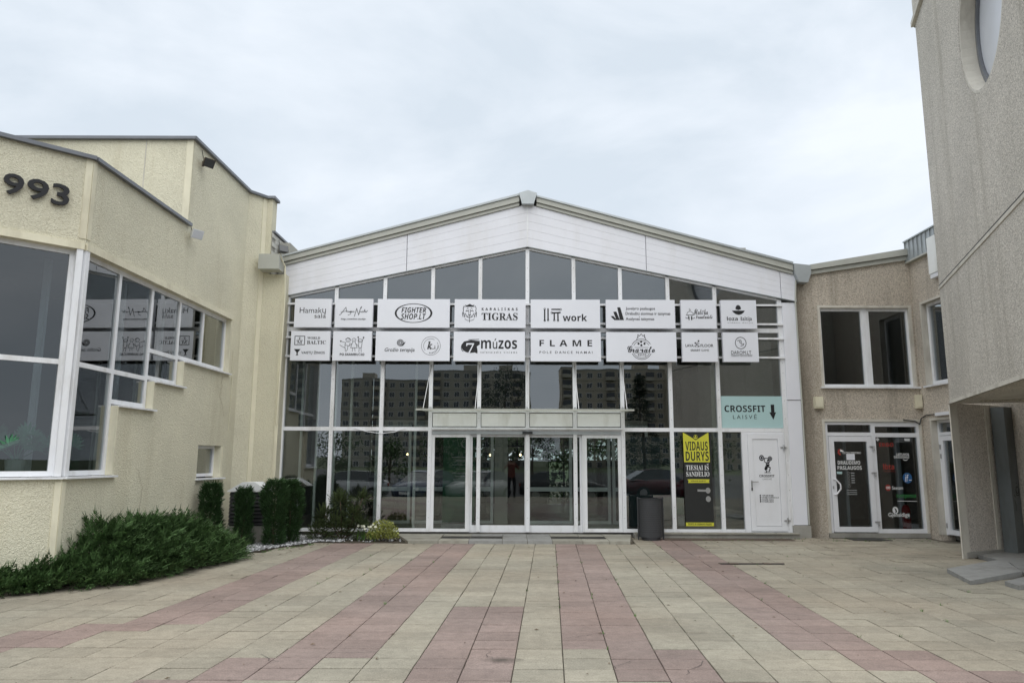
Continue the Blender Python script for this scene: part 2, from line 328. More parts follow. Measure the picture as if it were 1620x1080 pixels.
def bx(name, m, parent, fr, *a, **k): return part(name, MB().box(fr, *a), m, parent, **k)
def struct(name, mb, m, fix=True): return part(name, mb, m, None, kind='structure', fix=fix)
def clone(o, loc, label=None, rot=None):
    """a copy of a thing with copies of its parts and sub-parts"""
    r = o.copy(); COL.objects.link(r); r.location = loc
    if rot is not None: r.rotation_euler[2] = rot
    if label: r['label'] = label
    for ch in o.children:
        c = ch.copy(); COL.objects.link(c); c.parent = r
        for g in ch.children:
            d = g.copy(); COL.objects.link(d); d.parent = c
    return r
def bold(t):
    o = ''
    for c in t:
        if 'A' <= c <= 'Z': o += chr(0x1D5D4 + ord(c) - 65)
        elif 'a' <= c <= 'z': o += chr(0x1D5EE + ord(c) - 97)
        elif '0' <= c <= '9': o += chr(0x1D7EC + ord(c) - 48)
        else: o += c
    return o
_tc = {}
def glyphs(body, off=0.0, spacing=1.0, shear=0.0):
    key = (body, off, spacing, shear)
    if key in _tc: return _tc[key]
    c = bpy.data.curves.new('glyphs', 'FONT'); c.body = body; c.size = 1; c.offset = off; c.space_character = spacing; c.shear = shear
    c.resolution_u = 3
    o = bpy.data.objects.new('glyphs', c); me = bpy.data.meshes.new_from_object(o)
    vs = [(v.co.x, v.co.y) for v in me.vertices]; fs = [tuple(p.vertices) for p in me.polygons]
    bpy.data.objects.remove(o); bpy.data.curves.remove(c); bpy.data.meshes.remove(me)
    x0 = min(v[0] for v in vs); x1 = max(v[0] for v in vs); y0 = min(v[1] for v in vs); y1 = max(v[1] for v in vs)
    _tc[key] = ([((x - x0) / (x1 - x0), (y - y0) / (y1 - y0)) for x, y in vs], fs); return _tc[key]
class Art:
    """flat print on a wall plane, drawn in a sheet of its own units (y down) that maps to u, z"""
    def __init__(s, fr, sheet, face, d):
        s.fr, s.sh, s.fa, s.d = fr, sheet, face, d; s.mb = MB(); s.tx = []
    def pt(s, x, y):
        a, b, c, e = s.sh; u0, u1, z0, z1 = s.fa
        return s.fr.P(u0 + (x - a) / (c - a) * (u1 - u0), z1 - (y - b) / (e - b) * (z1 - z0), s.d)
    def poly(s, pts):
        s.d += 0.00012; s.mb.add([s.pt(*p) for p in pts], [tuple(range(len(pts)))]); return s
    def text(s, body, x0, y0, x1, y1, off=0.0, spacing=1.0, shear=0.0):
        s.d += 0.00012; vs, fs = glyphs(body, off, spacing, shear); s.tx.append(MB())
        s.tx[-1].add([s.pt(x0 + a * (x1 - x0), y1 - b * (y1 - y0)) for a, b in vs], fs); return s
    def disc(s, x, y, r, ry=None, n=20):
        ry = ry or r; return s.poly([(x + r * math.cos(2 * math.pi * i / n), y + ry * math.sin(2 * math.pi * i / n)) for i in range(n)])
    def line(s, pts, w):
        for (x0, y0), (x1, y1) in zip(pts, pts[1:]):
            dx, dy = x1 - x0, y1 - y0; L = math.hypot(dx, dy) or 1; nx, ny = -dy / L * w / 2, dx / L * w / 2
            ex, ey = dx / L * w * 0.3, dy / L * w * 0.3
            s.poly([(x0 + nx - ex, y0 + ny - ey), (x1 + nx + ex, y1 + ny + ey), (x1 - nx + ex, y1 - ny + ey), (x0 - nx - ex, y0 - ny - ey)])
        return s
    def ring(s, x, y, rx, ry, w, a0=0, a1=360, n=40, wy=None):
        wy = w if wy is None else wy; s.d += 0.00012; vs = []
        for i in range(n + 1):
            t = R(a0 + (a1 - a0) * i / n); c, q = math.cos(t), math.sin(t)
            vs += [s.pt(x + rx * c, y + ry * q), s.pt(x + (rx - w) * c, y + (ry - wy) * q)]
        s.mb.add(vs, [(2 * i, 2 * i + 1, 2 * i + 3, 2 * i + 2) for i in range(n)]); return s
    def emblem(s, parent): return s
    def done(s, name, m, parent):
        tx = [g for g in s.tx if g.v]; o = None
        if s.mb.v: o = part('emblem' if tx else name, s.mb, m, parent, fix=False)
        for g in tx: o = part(name, g, m, parent, fix=False)
        s.mb = MB(); s.tx = []; return o

# ================================================================== GROUND
struct('ground', MB().add([(-3000, -3000, -0.45), (3000, -3000, -0.45), (3000, 3000, -0.45), (-3000, 3000, -0.45)], [(0, 1, 2, 3)]), 'land', fix=False)
struct('car_park', MB().wbox(-60, 60, -90, -2.2, -0.44, -0.35), 'asphalt')
struct('ramp', MB().prism(Fr((-40, -1.2), (0, -1)), [(0, -0.40), (0, -0.032), (1.1, -0.345), (1.1, -0.40)], -80, 0), 'asphalt')
struct('terrace', MB().wbox(-40, 40, -1.2, 60, -0.43, -0.03), 'joint')

BED = [(-7.2, 8.9), (-6.43, 9.6), (-5.9, 10.0), (-5.32, 10.54), (-5.0, 11.6), (-4.74, 12.9), (-4.4, 14.0), (-3.9, 15.07), (-2.0, 15.12), (-1.95, 16.38), (-6.2, 16.38), (-6.4, 9.7), (-7.6, 8.7)]
def inpoly(x, y, pg):
    c = False; n = len(pg)
    for i in range(n):
        x0, y0 = pg[i]; x1, y1 = pg[i - 1]
        if (y0 > y) != (y1 > y) and x < (x1 - x0) * (y - y0) / (y1 - y0) + x0: c = not c
    return c
pav = struct('pavement', MB().wbox(-12, 13, -1.15, 16.39, -0.029, -0.018), 'joint')
TW, TH, SH, X0, Y0 = 0.4, 0.317, 0.0517, 0.877, 15.035
def is_red(k, y):
    def step(y0, s): return 0 if y > y0 else int((y0 - y) / s) + 1
    a = step(6.9, 0.95)
    if k in (0 + a, 1 + a) and True: return True
    a = step(6.9, 0.70)
    if k in (5 + a, 6 + a): return True
    a = step(6.5, 0.62)
    if k in (-6 - a, -5 - a): return True
    a = step(7.9, 0.62)
    if k in (-11 - a, -10 - a): return True
    return k in (-3, -2) and y < 8.85
def tile_shape(mb, cx, cy, z, sx=0.0, sy=0.0):
    g, b = 0.0042, 0.003
    hw, hh = TW / 2 - g, TH / 2 - 0.0085
    def c(x, y, dz): return (cx + x + SH * y, cy + y, z + dz + sx * x + sy * y)
    vs = [c(-hw, -hh, -0.022), c(hw, -hh, -0.022), c(hw, hh, -0.022), c(-hw, hh, -0.022), c(-hw, -hh, -b), c(hw, -hh, -b), c(hw, hh, -b), c(-hw, hh, -b),
          c(-hw + b, -hh + b, 0), c(hw - b, -hh + b, 0), c(hw - b, hh - b, 0), c(-hw + b, hh - b, 0)]
    mb.add(vs, [(0, 1, 5, 4), (1, 2, 6, 5), (2, 3, 7, 6), (3, 0, 4, 7), (4, 5, 9, 8), (5, 6, 10, 9), (6, 7, 11, 10), (7, 4, 8, 11), (8, 9, 10, 11)])
def paint(me, cols):
    a = me.color_attributes.new('tint', 'FLOAT_COLOR', 'CORNER')
    flat = []
    for p in me.polygons:
        flat += list(cols[p.index] if isinstance(cols, list) else cols) * len(p.vertices)
    a.data.foreach_set('color', flat)
STEP = [(-2.62, 16.4), (-2.12, 14.97), (2.42, 14.97), (2.66, 16.4)]
tiles = []
for r in range(-5, 51):
    yc = Y0 - TH * (r + 0.5)
    for k in range(-32, 32):
        xc = X0 + TW * (k + 0.5) - SH * (Y0 - yc)
        if yc > 16.3 or abs(xc) > 12 or inpoly(xc, yc, BED) or inpoly(xc, yc, STEP): continue
        if xc < -5.6 and yc > 9.5: continue
        if xc < -4.0 and yc > 14.6: continue
        if xc > 7.7 and yc < 13.0 and (xc - 7.73) * 0.94 - (yc - 12.95) * 0.34 > 0.3: continue
        if xc > 9.1 and yc > 13.6: continue
        px = xc / max(yc, 0.1)
        vis = yc > 5.1 and abs(px) < 0.75
        tiles.append((0 if vis else 1, yc, xc, k))
tiles.sort()
proto = {}
for red in (0, 1):
    mb = MB(); tile_shape(mb, 0, 0, 0); me = mb.mesh('paving_tile'); me.materials.append(M['paver']); paint(me, (float(red), 0, 0, 1)); proto[red] = me
far, fcol = MB(), []
rt = random.Random(3)
for i, (inv, yc, xc, k) in enumerate(tiles):
    red = 1 if is_red(k, yc) else 0
    dz = rt.uniform(-0.002, 0.002); sx, sy = rt.gauss(0, 0.006), rt.gauss(0, 0.007)
    if abs(xc + 0.05) < 0.22 and 6.2 < yc < 6.7: dz -= 0.006; sy += 0.02
    if xc > 5 and yc > 9: dz += rt.uniform(-0.004, 0.004); sx += rt.gauss(0, 0.012)
    if i < 300 and not inv:
        o = bpy.data.objects.new('paving_tile', proto[red]); COL.objects.link(o); o.parent = pav
        o.location = (xc, yc, dz); o.rotation_euler = (sy, -sx, rt.gauss(0, 0.004))
    else:
        tile_shape(far, xc + rt.uniform(-0.003, 0.003), yc, dz, sx, sy); fcol += [(float(red), rt.random(), 0, 1)] * 9
fo = part('paving_tiles', far, 'paver', pav, fix=False, kind='stuff'); paint(fo.data, fcol)
# cracks across worn flags
def crack(x, y, ang, L, seed):
    rr = random.Random(seed); mb = MB(); p = Vector((x, y, 0.0042)); a = ang
    for i in range(7):
        a2 = a + rr.gauss(0, 0.5); q = p + Vector((math.cos(a2), math.sin(a2), 0)) * L / 7; w_ = rr.uniform(0.001, 0.0026)
        nn = Vector((-math.sin(a2), math.cos(a2), 0)) * w_
        mb.add([p - nn, q - nn, q + nn, p + nn], [(0, 1, 2, 3)]); p = q
    part('crack', mb, 'dark', pav, fix=False)
for i, (x, y, a, L) in enumerate([(-1.55, 6.6, 0.4, .45), (-1.9, 6.35, 2.2, .35), (0.85, 6.1, 1.3, .4), (1.35, 6.0, 0.9, .5), (3.55, 7.9, 2.3, 1.7), (-5.2, 8.4, 1.0, 1.0), (0.55, 7.2, 0.5, .3), (3.3, 6.1, 2.6, .5), (-0.15, 6.45, 1.5, .3), (-3.9, 7.6, 0.5, .6), (4.5, 9.0, 0.2, .7)]):
    crack(x, y, a, L, i)
dr = root('drain_channel', 'short rusty drain slot sunk in the paving near the right doors', 'drain', (3.85, 12.2, 0))
part('slot', MB().wbox(3.36, 4.38, 12.17, 12.23, 0.003, 0.009), 'dark', dr)
part('frame', MB().wbox(3.34, 4.40, 12.235, 12.26, 0.003, 0.013), 'gratered', dr)
part('lid', MB().wbox(3.5, 3.64, 12.15, 12.255, 0.010, 0.02).wbox(4.05, 4.16, 12.15, 12.255, 0.010, 0.02), 'gratered', dr)

# entrance step of slabs with gratings
st = struct('entrance_step', MB().slab([(-2.55, 16.38), (-2.1, 14.99), (2.40, 14.99), (2.62, 16.38)], -0.02, 0.045), 'joint')
xs = [-2.05, -1.45, -0.85, -0.18, 0.32, 0.82, 1.42, 1.95, 2.36]
for i in range(len(xs) - 1):
    for j, (ya, yb) in enumerate([(14.98, 15.43), (15.44, 15.9), (15.91, 16.36)]):
        if j == 1 and i not in (0, 3, 4, 7): continue
        x0, x1 = xs[i] + 0.005, xs[i + 1] - 0.005
        l0 = x0 - (0.0 if i else (ya - 14.98) * 0.33); l1 = x0 - (0.0 if i else (yb - 14.98) * 0.33)
        h0 = x1 + (0.0 if i < 7 else (ya - 14.98) * 0.17); h1 = x1 + (0.0 if i < 7 else (yb - 14.98) * 0.17)
        part('step_slab', MB().slab([(l0, ya), (h0, ya), (h1, yb), (l1, yb)], 0.0, 0.058 + rt.uniform(-.002, .002)), 'slab' if 2 <= i <= 4 else 'slabtan', st)
for x0, x1 in ((-1.44, -0.86), (-0.84, -0.19), (0.83, 1.41), (1.43, 1.94)):
    mb = MB().wbox(x0, x1, 15.445, 15.895, 0.035, 0.046)
    for q in range(12): y = 15.47 + q * 0.036; mb.wbox(x0, x1, y, y + 0.014, 0.046, 0.057)
    part('grating', mb, 'grate', st)
plinth = struct('kerb_ledge', MB().wbox(2.64, 6.2, 16.12, 16.42, -0.02, 0.085), 'concrete')
for i in range(7): part('ledge_slab', MB().wbox(2.66 + i * 0.5, 3.15 + i * 0.5, 16.08, 16.3, 0.088, 0.115), 'slabtan', plinth)
mb = MB().wbox(3.2, 5.9, 15.7, 16.06, 0.004, 0.012)
for i in range(60): x = 3.22 + i * 0.045; mb.wbox(x, x + 0.012, 15.71, 16.05, 0.012, 0.018)
tag(part('drain_grating', mb, 'gratered'), 'long rusty drain grating in the paving below the yellow poster', 'grating')

# slabs by the right pillar
for nm, pts, z0, z1, tilt, lab in (
    ('stone_slab', [(6.17, 10.25), (7.35, 10.95), (7.9, 12.2), (6.5, 11.35)], 0.0, 0.055, 0, 'large loose granite slab lying tilted on the paving at right'),
    ('stone_slab', [(7.3, 10.75), (9.3, 11.6), (9.3, 14.2), (8.1, 13.3), (7.95, 12.1)], -0.02, 0.05, 0, 'broad granite step slab running up to the grey pillar'),
    ('stone_slab', [(6.55, 9.85), (7.4, 10.3), (7.3, 10.72), (6.6, 10.2)], 0.0, 0.06, 0, 'small broken granite slab at the right edge in front of the larger one')):
    mb = MB().slab(pts, z0, z1)
    if lab.startswith('large'): mb.v = [(x, y, z + (0.025 * (x - 6.2) if z > 0.05 else 0)) for x, y, z in mb.v]
    tag(part(nm, mb, 'slab'), lab, 'slab', 'granite slabs by the pillar')

# ================================================================== GLAZED HALL
D = 16.4
FF = Fr((0, D), (1, 0))
hall = root('glass_hall', 'long white framed glass hall with a shallow gabled roof between two rendered buildings', 'building', (0.34, D, 0))
BX = [-5.11, -4.005, -2.9, -1.81, -0.73, 0.349, 1.405, 2.467, 3.549, 4.618, 6.083]
RX = 0.349
def zh(x): return 6.475 + (x - RX) * (0.2135 if x < RX else -0.2075)      # window head line
def zt(x): return 7.50 + (x - RX) * (0.269 if x < RX else -0.275)         # bottom of roof trim
# mullions, transoms
for i, x in enumerate(BX):
    hw = 0.042 if 0 < i < 10 else 0.05
    zb = 0.1
    part('mullion', MB().prism(FF, [(x - hw, zb), (x + hw, zb), (x + hw, zh(x + hw) - 0.02), (x - hw, zh(x - hw) - 0.02)], -0.06, 0.035), 'white', hall)
for i in range(10):
    a, b = BX[i] + 0.043 + (0.008 if i == 0 else 0), BX[i + 1] - 0.043 - (0.008 if i == 9 else 0)
    part('transom', MB().box(FF, a, b, 2.27, 2.355, -0.06, 0.03), 'white', hall)
    part('transom', MB().box(FF, a, b, 4.50, 4.60, -0.06, 0.03), 'white', hall)
    part('head_rail', MB().prism(FF, [(a, zh(a) - 0.05), (b, zh(b) - 0.05), (b, zh(b)), (a, zh(a))], -0.06, 0.03), 'white', hall)
    if i not in (3, 4, 5, 6): part('sill_rail', MB().box(FF, a, b if i < 9 else 5.08, 0.1, 0.17, -0.06, 0.03), 'white', hall)
sm_ = MB()
for i, x in enumerate(BX):
    z = 0.4
    while z < zh(x) - 0.1:
        if abs(z - 2.3) > 0.08: c = FF.P(x, z, 0.0355); sm_.add([c + Vector((a, 0, b)) * 0.007 for a, b in ((1, 0), (0, 1), (-1, 0), (0, -1))], [(0, 1, 2, 3)])
        z += 0.31 + 0.09 * math.sin(z * 9 + i)
part('screws', sm_, 'dark', hall, fix=False, kind='stuff')
# panes
rp = random.Random(5)
def pane(parent, fr, pts, d=-0.02, m='glass', th=0.02):
    mb = MB().prism(fr, pts, d - th, d)      # every unit sits a hair out of true in its rebate
    a, b = rp.gauss(0, 0.0016), rp.gauss(0, 0.0011); uc = sum(q[0] for q in pts) / len(pts); zc = sum(q[1] for q in pts) / len(pts)
    mb.v = [(x, y + a * (x - uc) + b * (z - zc), z) for x, y, z in mb.v]
    return part('pane', mb, m, parent)
def rect(u0, u1, z0, z1): return [(u0, z0), (u1, z0), (u1, z1), (u0, z1)]
for i in range(10):
    a, b = BX[i] + 0.03, BX[i + 1] - 0.03
    pane(hall, FF, [(a, 4.58), (b, 4.58), (b, zh(b) - 0.03), (a, zh(a) - 0.03)])
    z0 = 2.70 if i in (3, 4, 5, 6) else 2.34
    pane(hall, FF, rect(a, b, z0, 4.52))
    if i in (0, 1, 2, 7, 8): pane(hall, FF, rect(a, b, 0.15, 2.285))
    if i == 9: pane(hall, FF, rect(a, 5.10, 0.15, 2.285))
    if i in (3, 4, 5, 6):
        part('spandrel', MB().box(FF, a + 0.024, b - 0.024, 2.375, 2.665, -0.05, 0.012), 'spandrel', hall)
        part('spandrel_gasket', MB().box(FF, a + 0.014, b - 0.014, 2.357, 2.68, -0.055, -0.03), 'dark', hall)
        part('transom', MB().box(FF, a + 0.014, b - 0.014, 2.682, 2.722, -0.06, 0.03), 'white', hall)
# gutter-like ledge over the doors
part('ledge', MB().box(FF, -1.76, RX - 0.01, 2.30, 2.338, 0.032, 0.10), 'white', hall)
part('ledge', MB().box(FF, RX + 0.01, 2.44, 2.305, 2.343, 0.032, 0.10), 'white', hall)
part('door_header', MB().box(FF, -1.76, 2.42, 2.20, 2.268, -0.08, 0.04), 'zinc', hall)
part('door_sensor', MB().box(FF, 0.24, 0.46, 2.21, 2.262, 0.042, 0.09), 'blackmetal', hall)
# canopy
can = part('canopy', MB().add([FF.P(*p) for p in [(-1.95, 2.705, 0.037), (2.56, 2.705, 0.037), (2.56, 2.72, 0.037), (-1.95, 2.72, 0.037), (-2.0, 2.68, 1.1), (2.55, 2.68, 1.1), (2.55, 2.695, 1.1), (-2.0, 2.695, 1.1)]],
    [(0, 1, 2, 3), (7, 6, 5, 4), (0, 4, 5, 1), (1, 5, 6, 2), (2, 6, 7, 3), (3, 7, 4, 0)]), 'canopy', hall)
part('edge_rail', MB().box(FF, -2.0, 2.55, 2.655, 2.679, 1.05, 1.1), 'trim', can)
for x, dx in ((BX[3], -0.05), (BX[4], -0.04), (BX[5], 0), (BX[6], 0.0), (BX[7], -0.05)):
    part('rod', MB().tube(FF.P(x, 3.74, 0.035), FF.P(x + dx, 2.70, 0.98), 0.009, 6), 'steel', can)
    part('bracket', MB().box(FF, x - 0.025, x + 0.025, 2.73, 2.80, 0.036, 0.07), 'steel', can)
# sliding doors and side lights
def framed(name, parent, fr, u0, u1, z0, z1, fw, d0, d1, m='white', g='glass_clear', bot=None, label=None):
    bot = bot or fw
    f = part(name, MB().box(fr, u0, u0 + fw, z0, z1, d0, d1).box(fr, u1 - fw, u1, z0, z1, d0, d1).box(fr, u0 + fw, u1 - fw, z1 - fw, z1, d0, d1 - 0.002).box(fr, u0 + fw, u1 - fw, z0, z0 + bot, d0, d1 - 0.002), m, parent, label=label)
    dm = (d0 + d1) / 2
    part('pane', MB().box(fr, u0 + fw - 0.01, u1 - fw + 0.01, z0 + bot - 0.01, z1 - fw + 0.01, dm - 0.01, dm + 0.01), g, f)
    return f
framed('side_light', hall, FF, -1.765, -0.945, 0.1, 2.198, 0.065, -0.05, 0.02)
framed('side_light', hall, FF, 1.585, 2.42, 0.1, 2.198, 0.075, -0.05, 0.02)
framed('sliding_door', hall, FF, -0.92, 0.338, 0.085, 2.198, 0.052, -0.11, -0.052, bot=0.15)
framed('sliding_door', hall, FF, 0.344, 1.565, 0.085, 2.198, 0.06, -0.11, -0.052, bot=0.15)
part('door_post', MB().box(FF, -0.942, -0.915, 0.1, 2.198, -0.05, 0.015), 'white', hall)
part('door_post', MB().box(FF, 1.555, 1.582, 0.1, 2.198, -0.05, 0.015), 'white', hall)
# white service door
fd = part('door_frame', MB().box(FF, 5.085, 5.21, 0.1, 2.268, -0.06, 0.03).box(FF, 5.99, 6.03, 0.1, 2.268, -0.06, 0.03).box(FF, 5.21, 5.99, 2.225, 2.268, -0.06, 0.028).box(FF, 5.21, 5.99, 0.1, 0.13, -0.06, 0.02), 'pvc', hall)
wd = part('white_door', MB().box(FF, 5.213, 5.32, 0.135, 2.222, -0.02, 0.045).box(FF, 5.88, 5.987, 0.135, 2.222, -0.02, 0.045).box(FF, 5.32, 5.88, 2.115, 2.222, -0.02, 0.0445).box(FF, 5.32, 5.88, 0.135, 0.242, -0.02, 0.0445).box(FF, 5.325, 5.875, 0.25, 2.108, -0.02, 0.032), 'pvc', hall, label='closed white service door with a weightlifter emblem and small contact lines')
part('handle', MB().box(FF, 5.245, 5.275, 1.06, 1.22, 0.045, 0.053).tube(FF.P(5.26, 1.19, 0.05), FF.P(5.26, 1.19, 0.1), 0.011).tube(FF.P(5.255, 1.19, 0.1), FF.P(5.39, 1.19, 0.1), 0.011), 'steel', wd)
part('lock', MB().box(FF, 5.247, 5.273, 1.0, 1.058, 0.045, 0.056), 'blackmetal', wd)
for z in (0.36, 1.93): part('hinge', MB().tube(FF.P(6.0, z - 0.06, 0.055), FF.P(6.0, z + 0.06, 0.055), 0.016).box(FF, 5.93, 6.06, z - 0.015, z + 0.015, 0.045, 0.06), 'steel', wd)
# side panel between the last mullion and the tan wall
part('end_panel', MB().box(FF, 6.135, 6.44, 2.985, 5.19, -0.05, 0.06), 'fascia', hall)
part('end_panel', MB().box(FF, 6.135, 6.44, 0.27, 2.975, -0.05, 0.045), 'fascia', hall)
part('base_block', MB().box(FF, 6.10, 6.47, 0.0, 0.26, -0.05, 0.13), 'concrete', hall)
part('end_panel', MB().box(FF, -5.235, -5.163, 0.1, 5.25, -0.05, 0.05), 'cream_trim', hall)
# fascia boards
SEC = [-5.2, -2.42, RX, 3.07, 6.12, 6.47]
for si in range(5):
    a, b = SEC[si] + 0.007, SEC[si + 1] - 0.007
    for k in range(5):
        def L(x, f): return zh(x) + 0.012 + (zt(x) - zh(x) - 0.012) * f
        f0, f1 = k / 5 + 0.002, (k + 1) / 5 - 0.002
        part('fascia_board', MB().prism(FF, [(a, L(a, f0)), (b, L(b, f0)), (b, L(b, f1)), (a, L(a, f1))], -0.02, 0.09), 'fascia', hall)
part('fascia_backing', MB().prism(FF, [(-5.2, zh(-5.2) + 0.01), (RX, zh(RX) + 0.01), (6.47, zh(6.47) + 0.01), (6.47, zt(6.47)), (RX, zt(RX)), (-5.2, zt(-5.2))], -0.1, -0.021), 'fascia', hall)
part('fascia_strip', MB().box(FF, RX - 0.018, RX + 0.018, zh(RX) + 0.0, zt(RX) - 0.01, 0.0905, 0.105), 'white', hall)
part('drip_rail', MB().prism(FF, [(-5.2, zh(-5.2)), (RX, zh(RX)), (6.47, zh(6.47)), (6.47, zh(6.47) + 0.012), (RX, zh(RX) + 0.012), (-5.2, zh(-5.2) + 0.012)], -0.02, 0.098), 'zinc', hall)
for s in (-1, 1):
    e = -5.26 if s < 0 else 6.40
    a, b = (e, RX - 0.19) if s < 0 else (RX + 0.21, e)
    part('roof_trim', MB().prism(FF, [(a, zt(a) + 0.004), (b, zt(b) + 0.004), (b, zt(b) + 0.075), (a, zt(a) + 0.075)], -0.1, 0.13), 'trim', hall)
    part('roof_trim', MB().prism(FF, [(a, zt(a) + 0.085), (b, zt(b) + 0.085), (b, zt(b) + 0.225), (a, zt(a) + 0.20)], -0.1, 0.17), 'trim', hall)
    part('roof_capping', MB().prism(FF, [(a, zt(a) + 0.20), (b, zt(b) + 0.225), (b, zt(b) + 0.275), (a, zt(a) + 0.24)], -0.3, 0.20), 'zinc', hall)
part('ridge_cap', MB().prism(FF, [(RX - 0.13, 7.46), (RX + 0.14, 7.46), (RX + 0.22, 7.72), (RX + 0.005, 7.79), (RX - 0.20, 7.72)], -0.15, 0.235), 'zinc', hall)
part('hopper', MB().prism(FF, [(6.41, 5.86), (6.50, 5.64), (6.70, 5.63), (6.78, 5.84), (6.78, 6.03), (6.41, 6.07)], -0.05, 0.22), 'zinc', hall)
part('downpipe', MB().path([FF.P(6.46, 5.7, 0.12), FF.P(6.43, 5.2, 0.10), FF.P(6.452, 2.9, 0.075), FF.P(6.456, 0.28, 0.075)], 0.018), 'trim', hall)
# roof, inner walls, rear
part('roof', MB().prism(FF, [(-5.2, zt(-5.2) + 0.05), (RX, zt(RX) + 0.05), (6.47, zt(6.47) + 0.05), (6.47, zt(6.47) + 0.19), (RX, zt(RX) + 0.215), (-5.2, zt(-5.2) + 0.19)], -11.0, -0.102), 'inner', hall)
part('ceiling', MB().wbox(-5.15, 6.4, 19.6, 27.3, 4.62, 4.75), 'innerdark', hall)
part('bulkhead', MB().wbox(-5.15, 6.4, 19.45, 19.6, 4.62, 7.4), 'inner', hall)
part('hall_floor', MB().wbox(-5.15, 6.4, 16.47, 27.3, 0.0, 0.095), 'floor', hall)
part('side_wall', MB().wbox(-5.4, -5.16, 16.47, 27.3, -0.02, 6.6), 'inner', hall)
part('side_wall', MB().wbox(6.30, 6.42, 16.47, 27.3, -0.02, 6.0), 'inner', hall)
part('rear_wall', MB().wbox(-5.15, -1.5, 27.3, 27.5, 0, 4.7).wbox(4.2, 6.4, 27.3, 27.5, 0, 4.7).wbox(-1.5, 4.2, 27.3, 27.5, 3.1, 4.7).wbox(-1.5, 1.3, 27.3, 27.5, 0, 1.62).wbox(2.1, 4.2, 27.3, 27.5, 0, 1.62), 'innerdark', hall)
mb = MB()
for x in [-1.5 + 0.57 * i for i in range(11)]: mb.wbox(x - 0.03, x + 0.03, 27.32, 27.4, 0.1 if 1.2 < x < 2.2 else 1.62, 3.1)
for z in (1.62, 2.15, 2.65): mb.wbox(-1.5, 4.2, 27.31, 27.41, z - 0.03, z + 0.03)
part('rear_window_bars', mb, 'blackmetal', hall)
# draught lobby behind the doors
LB = Fr((0, 18.5), (1, 0))
for a, b in ((-3.4, -2.5), (-2.45, -1.55), (-1.5, -0.45), (1.55, 2.45), (2.5, 3.4)):
    framed('lobby_screen', hall, LB, a, b, 0.1, 2.5, 0.07, -0.05, 0.03)
    part('lobby_rail', MB().box(LB, a + 0.07, b - 0.07, 0.88, 0.98, -0.04, 0.02), 'white', hall)
part('lobby_post', MB().box(LB, -0.42, -0.1, 0.1, 2.5, -0.05, 0.05), 'inner', hall)
framed('lobby_door', hall, LB, 0.35, 1.5, 0.1, 2.3, 0.07, -0.05, 0.03)
part('lobby_rail', MB().box(LB, 0.42, 1.43, 0.88, 0.98, -0.04, 0.02), 'white', hall)
part('lobby_head', MB().box(LB, -3.4, 3.4, 2.505, 2.62, -0.06, 0.04), 'inner', hall)
for x in (-4.9, -4.55, -4.1, -3.75, -3.1, -2.25):
    part('blind_guide', MB().wbox(x, x + 0.05, 16.9 + (x % 0.3), 16.97 + (x % 0.3), 0.1, 4.4), 'white', hall)
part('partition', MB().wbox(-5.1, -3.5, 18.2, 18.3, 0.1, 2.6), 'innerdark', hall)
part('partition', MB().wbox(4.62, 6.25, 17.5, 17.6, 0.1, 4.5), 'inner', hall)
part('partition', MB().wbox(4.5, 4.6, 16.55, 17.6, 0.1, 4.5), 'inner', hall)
part('wall_panel', MB().wbox(2.6, 3.9, 17.3, 17.36, 0.15, 2.2), 'innerteal', hall)
ct = root('reception_counter', 'dark reception counter inside the hall beyond the left side light', 'counter', (-3.2, 21, 0.095))
part('body', MB().wbox(-4.4, -2.0, 20.8, 21.4, 0.1, 1.15), 'innerdark', ct)
part('counter_top', MB().wbox(-4.5, -1.9, 20.7, 21.5, 1.155, 1.2), 'inner', ct)
bn = root('banner_stand', 'tall green roll-up banner with pale text lines inside the left side light', 'banner', (-1.35, 17.6, 0.095))
BN = Fr((0, 17.6), (1, 0))
part('cloth', MB().box(BN, -1.62, -0.86, 0.2, 2.2, -0.006, 0.006), 'innergreen', bn)
part('base', MB().box(BN, -1.64, -0.84, 0.098, 0.18, -0.1, 0.1), 'steel', bn)
a = Art(BN, (0, 0, 100, 250), (-1.62, -0.86, 0.2, 2.2), 0.0065)
a.ring(70, 22, 14, 14, 2, 40, 320)
for q, y in enumerate((62, 72, 84, 96, 108, 118)): a.line([(28 + (q % 2) * 12, y), (94, y)], 2.2)
a.done('print', 'greyink', bn)
bl0 = None
for x, y, z, lab in ((-0.62, 21.5, 1.78, 'small warm bulb hanging inside beside the centre of the doors'), (-0.3, 21.5, 1.72, 'small warm bulb hanging lowest inside the left sliding door'), (0.25, 21.5, 1.79, 'small warm bulb hanging inside near the meeting of the doors'), (-2.1, 20, 1.4, 'small warm bulb glowing behind the left side light'), (-2.75, 19.6, 1.78, 'small warm bulb glowing behind the third pane from left')):
    b = root('pendant_bulb', lab, 'lamp', (x, y, z), 'warm bulbs hanging in the hall')
    part('bulb', MB().lathe((x, y, z), [(0.005, -0.03), (0.025, -0.015), (0.03, 0), (0.02, 0.02), (0.008, 0.035)], 10), 'bulb', b)
    part('flex', MB().tube((x, y, z + 0.036), (x, y, 4.6), 0.004, 5), 'black', b)

# sign rails fixed across the mullions
for z in (5.126, 4.687, 4.358, 3.927):
    part('sign_rail', MB().box(FF, -5.16, 6.13, z - 0.022, z + 0.022, 0.04, 0.085), 'white', hall)
tag(part('cable', MB().path([FF.P(-3.5, 2.33, 0.05), FF.P(-3.2, 2.25, 0.06), FF.P(-2.9, 2.21, 0.06), FF.P(-2.6, 2.24, 0.06), FF.P(-2.35, 2.33, 0.05)], 0.008, 5), 'white'), 'loose white cable sagging under the transom left of the doors', 'cable')

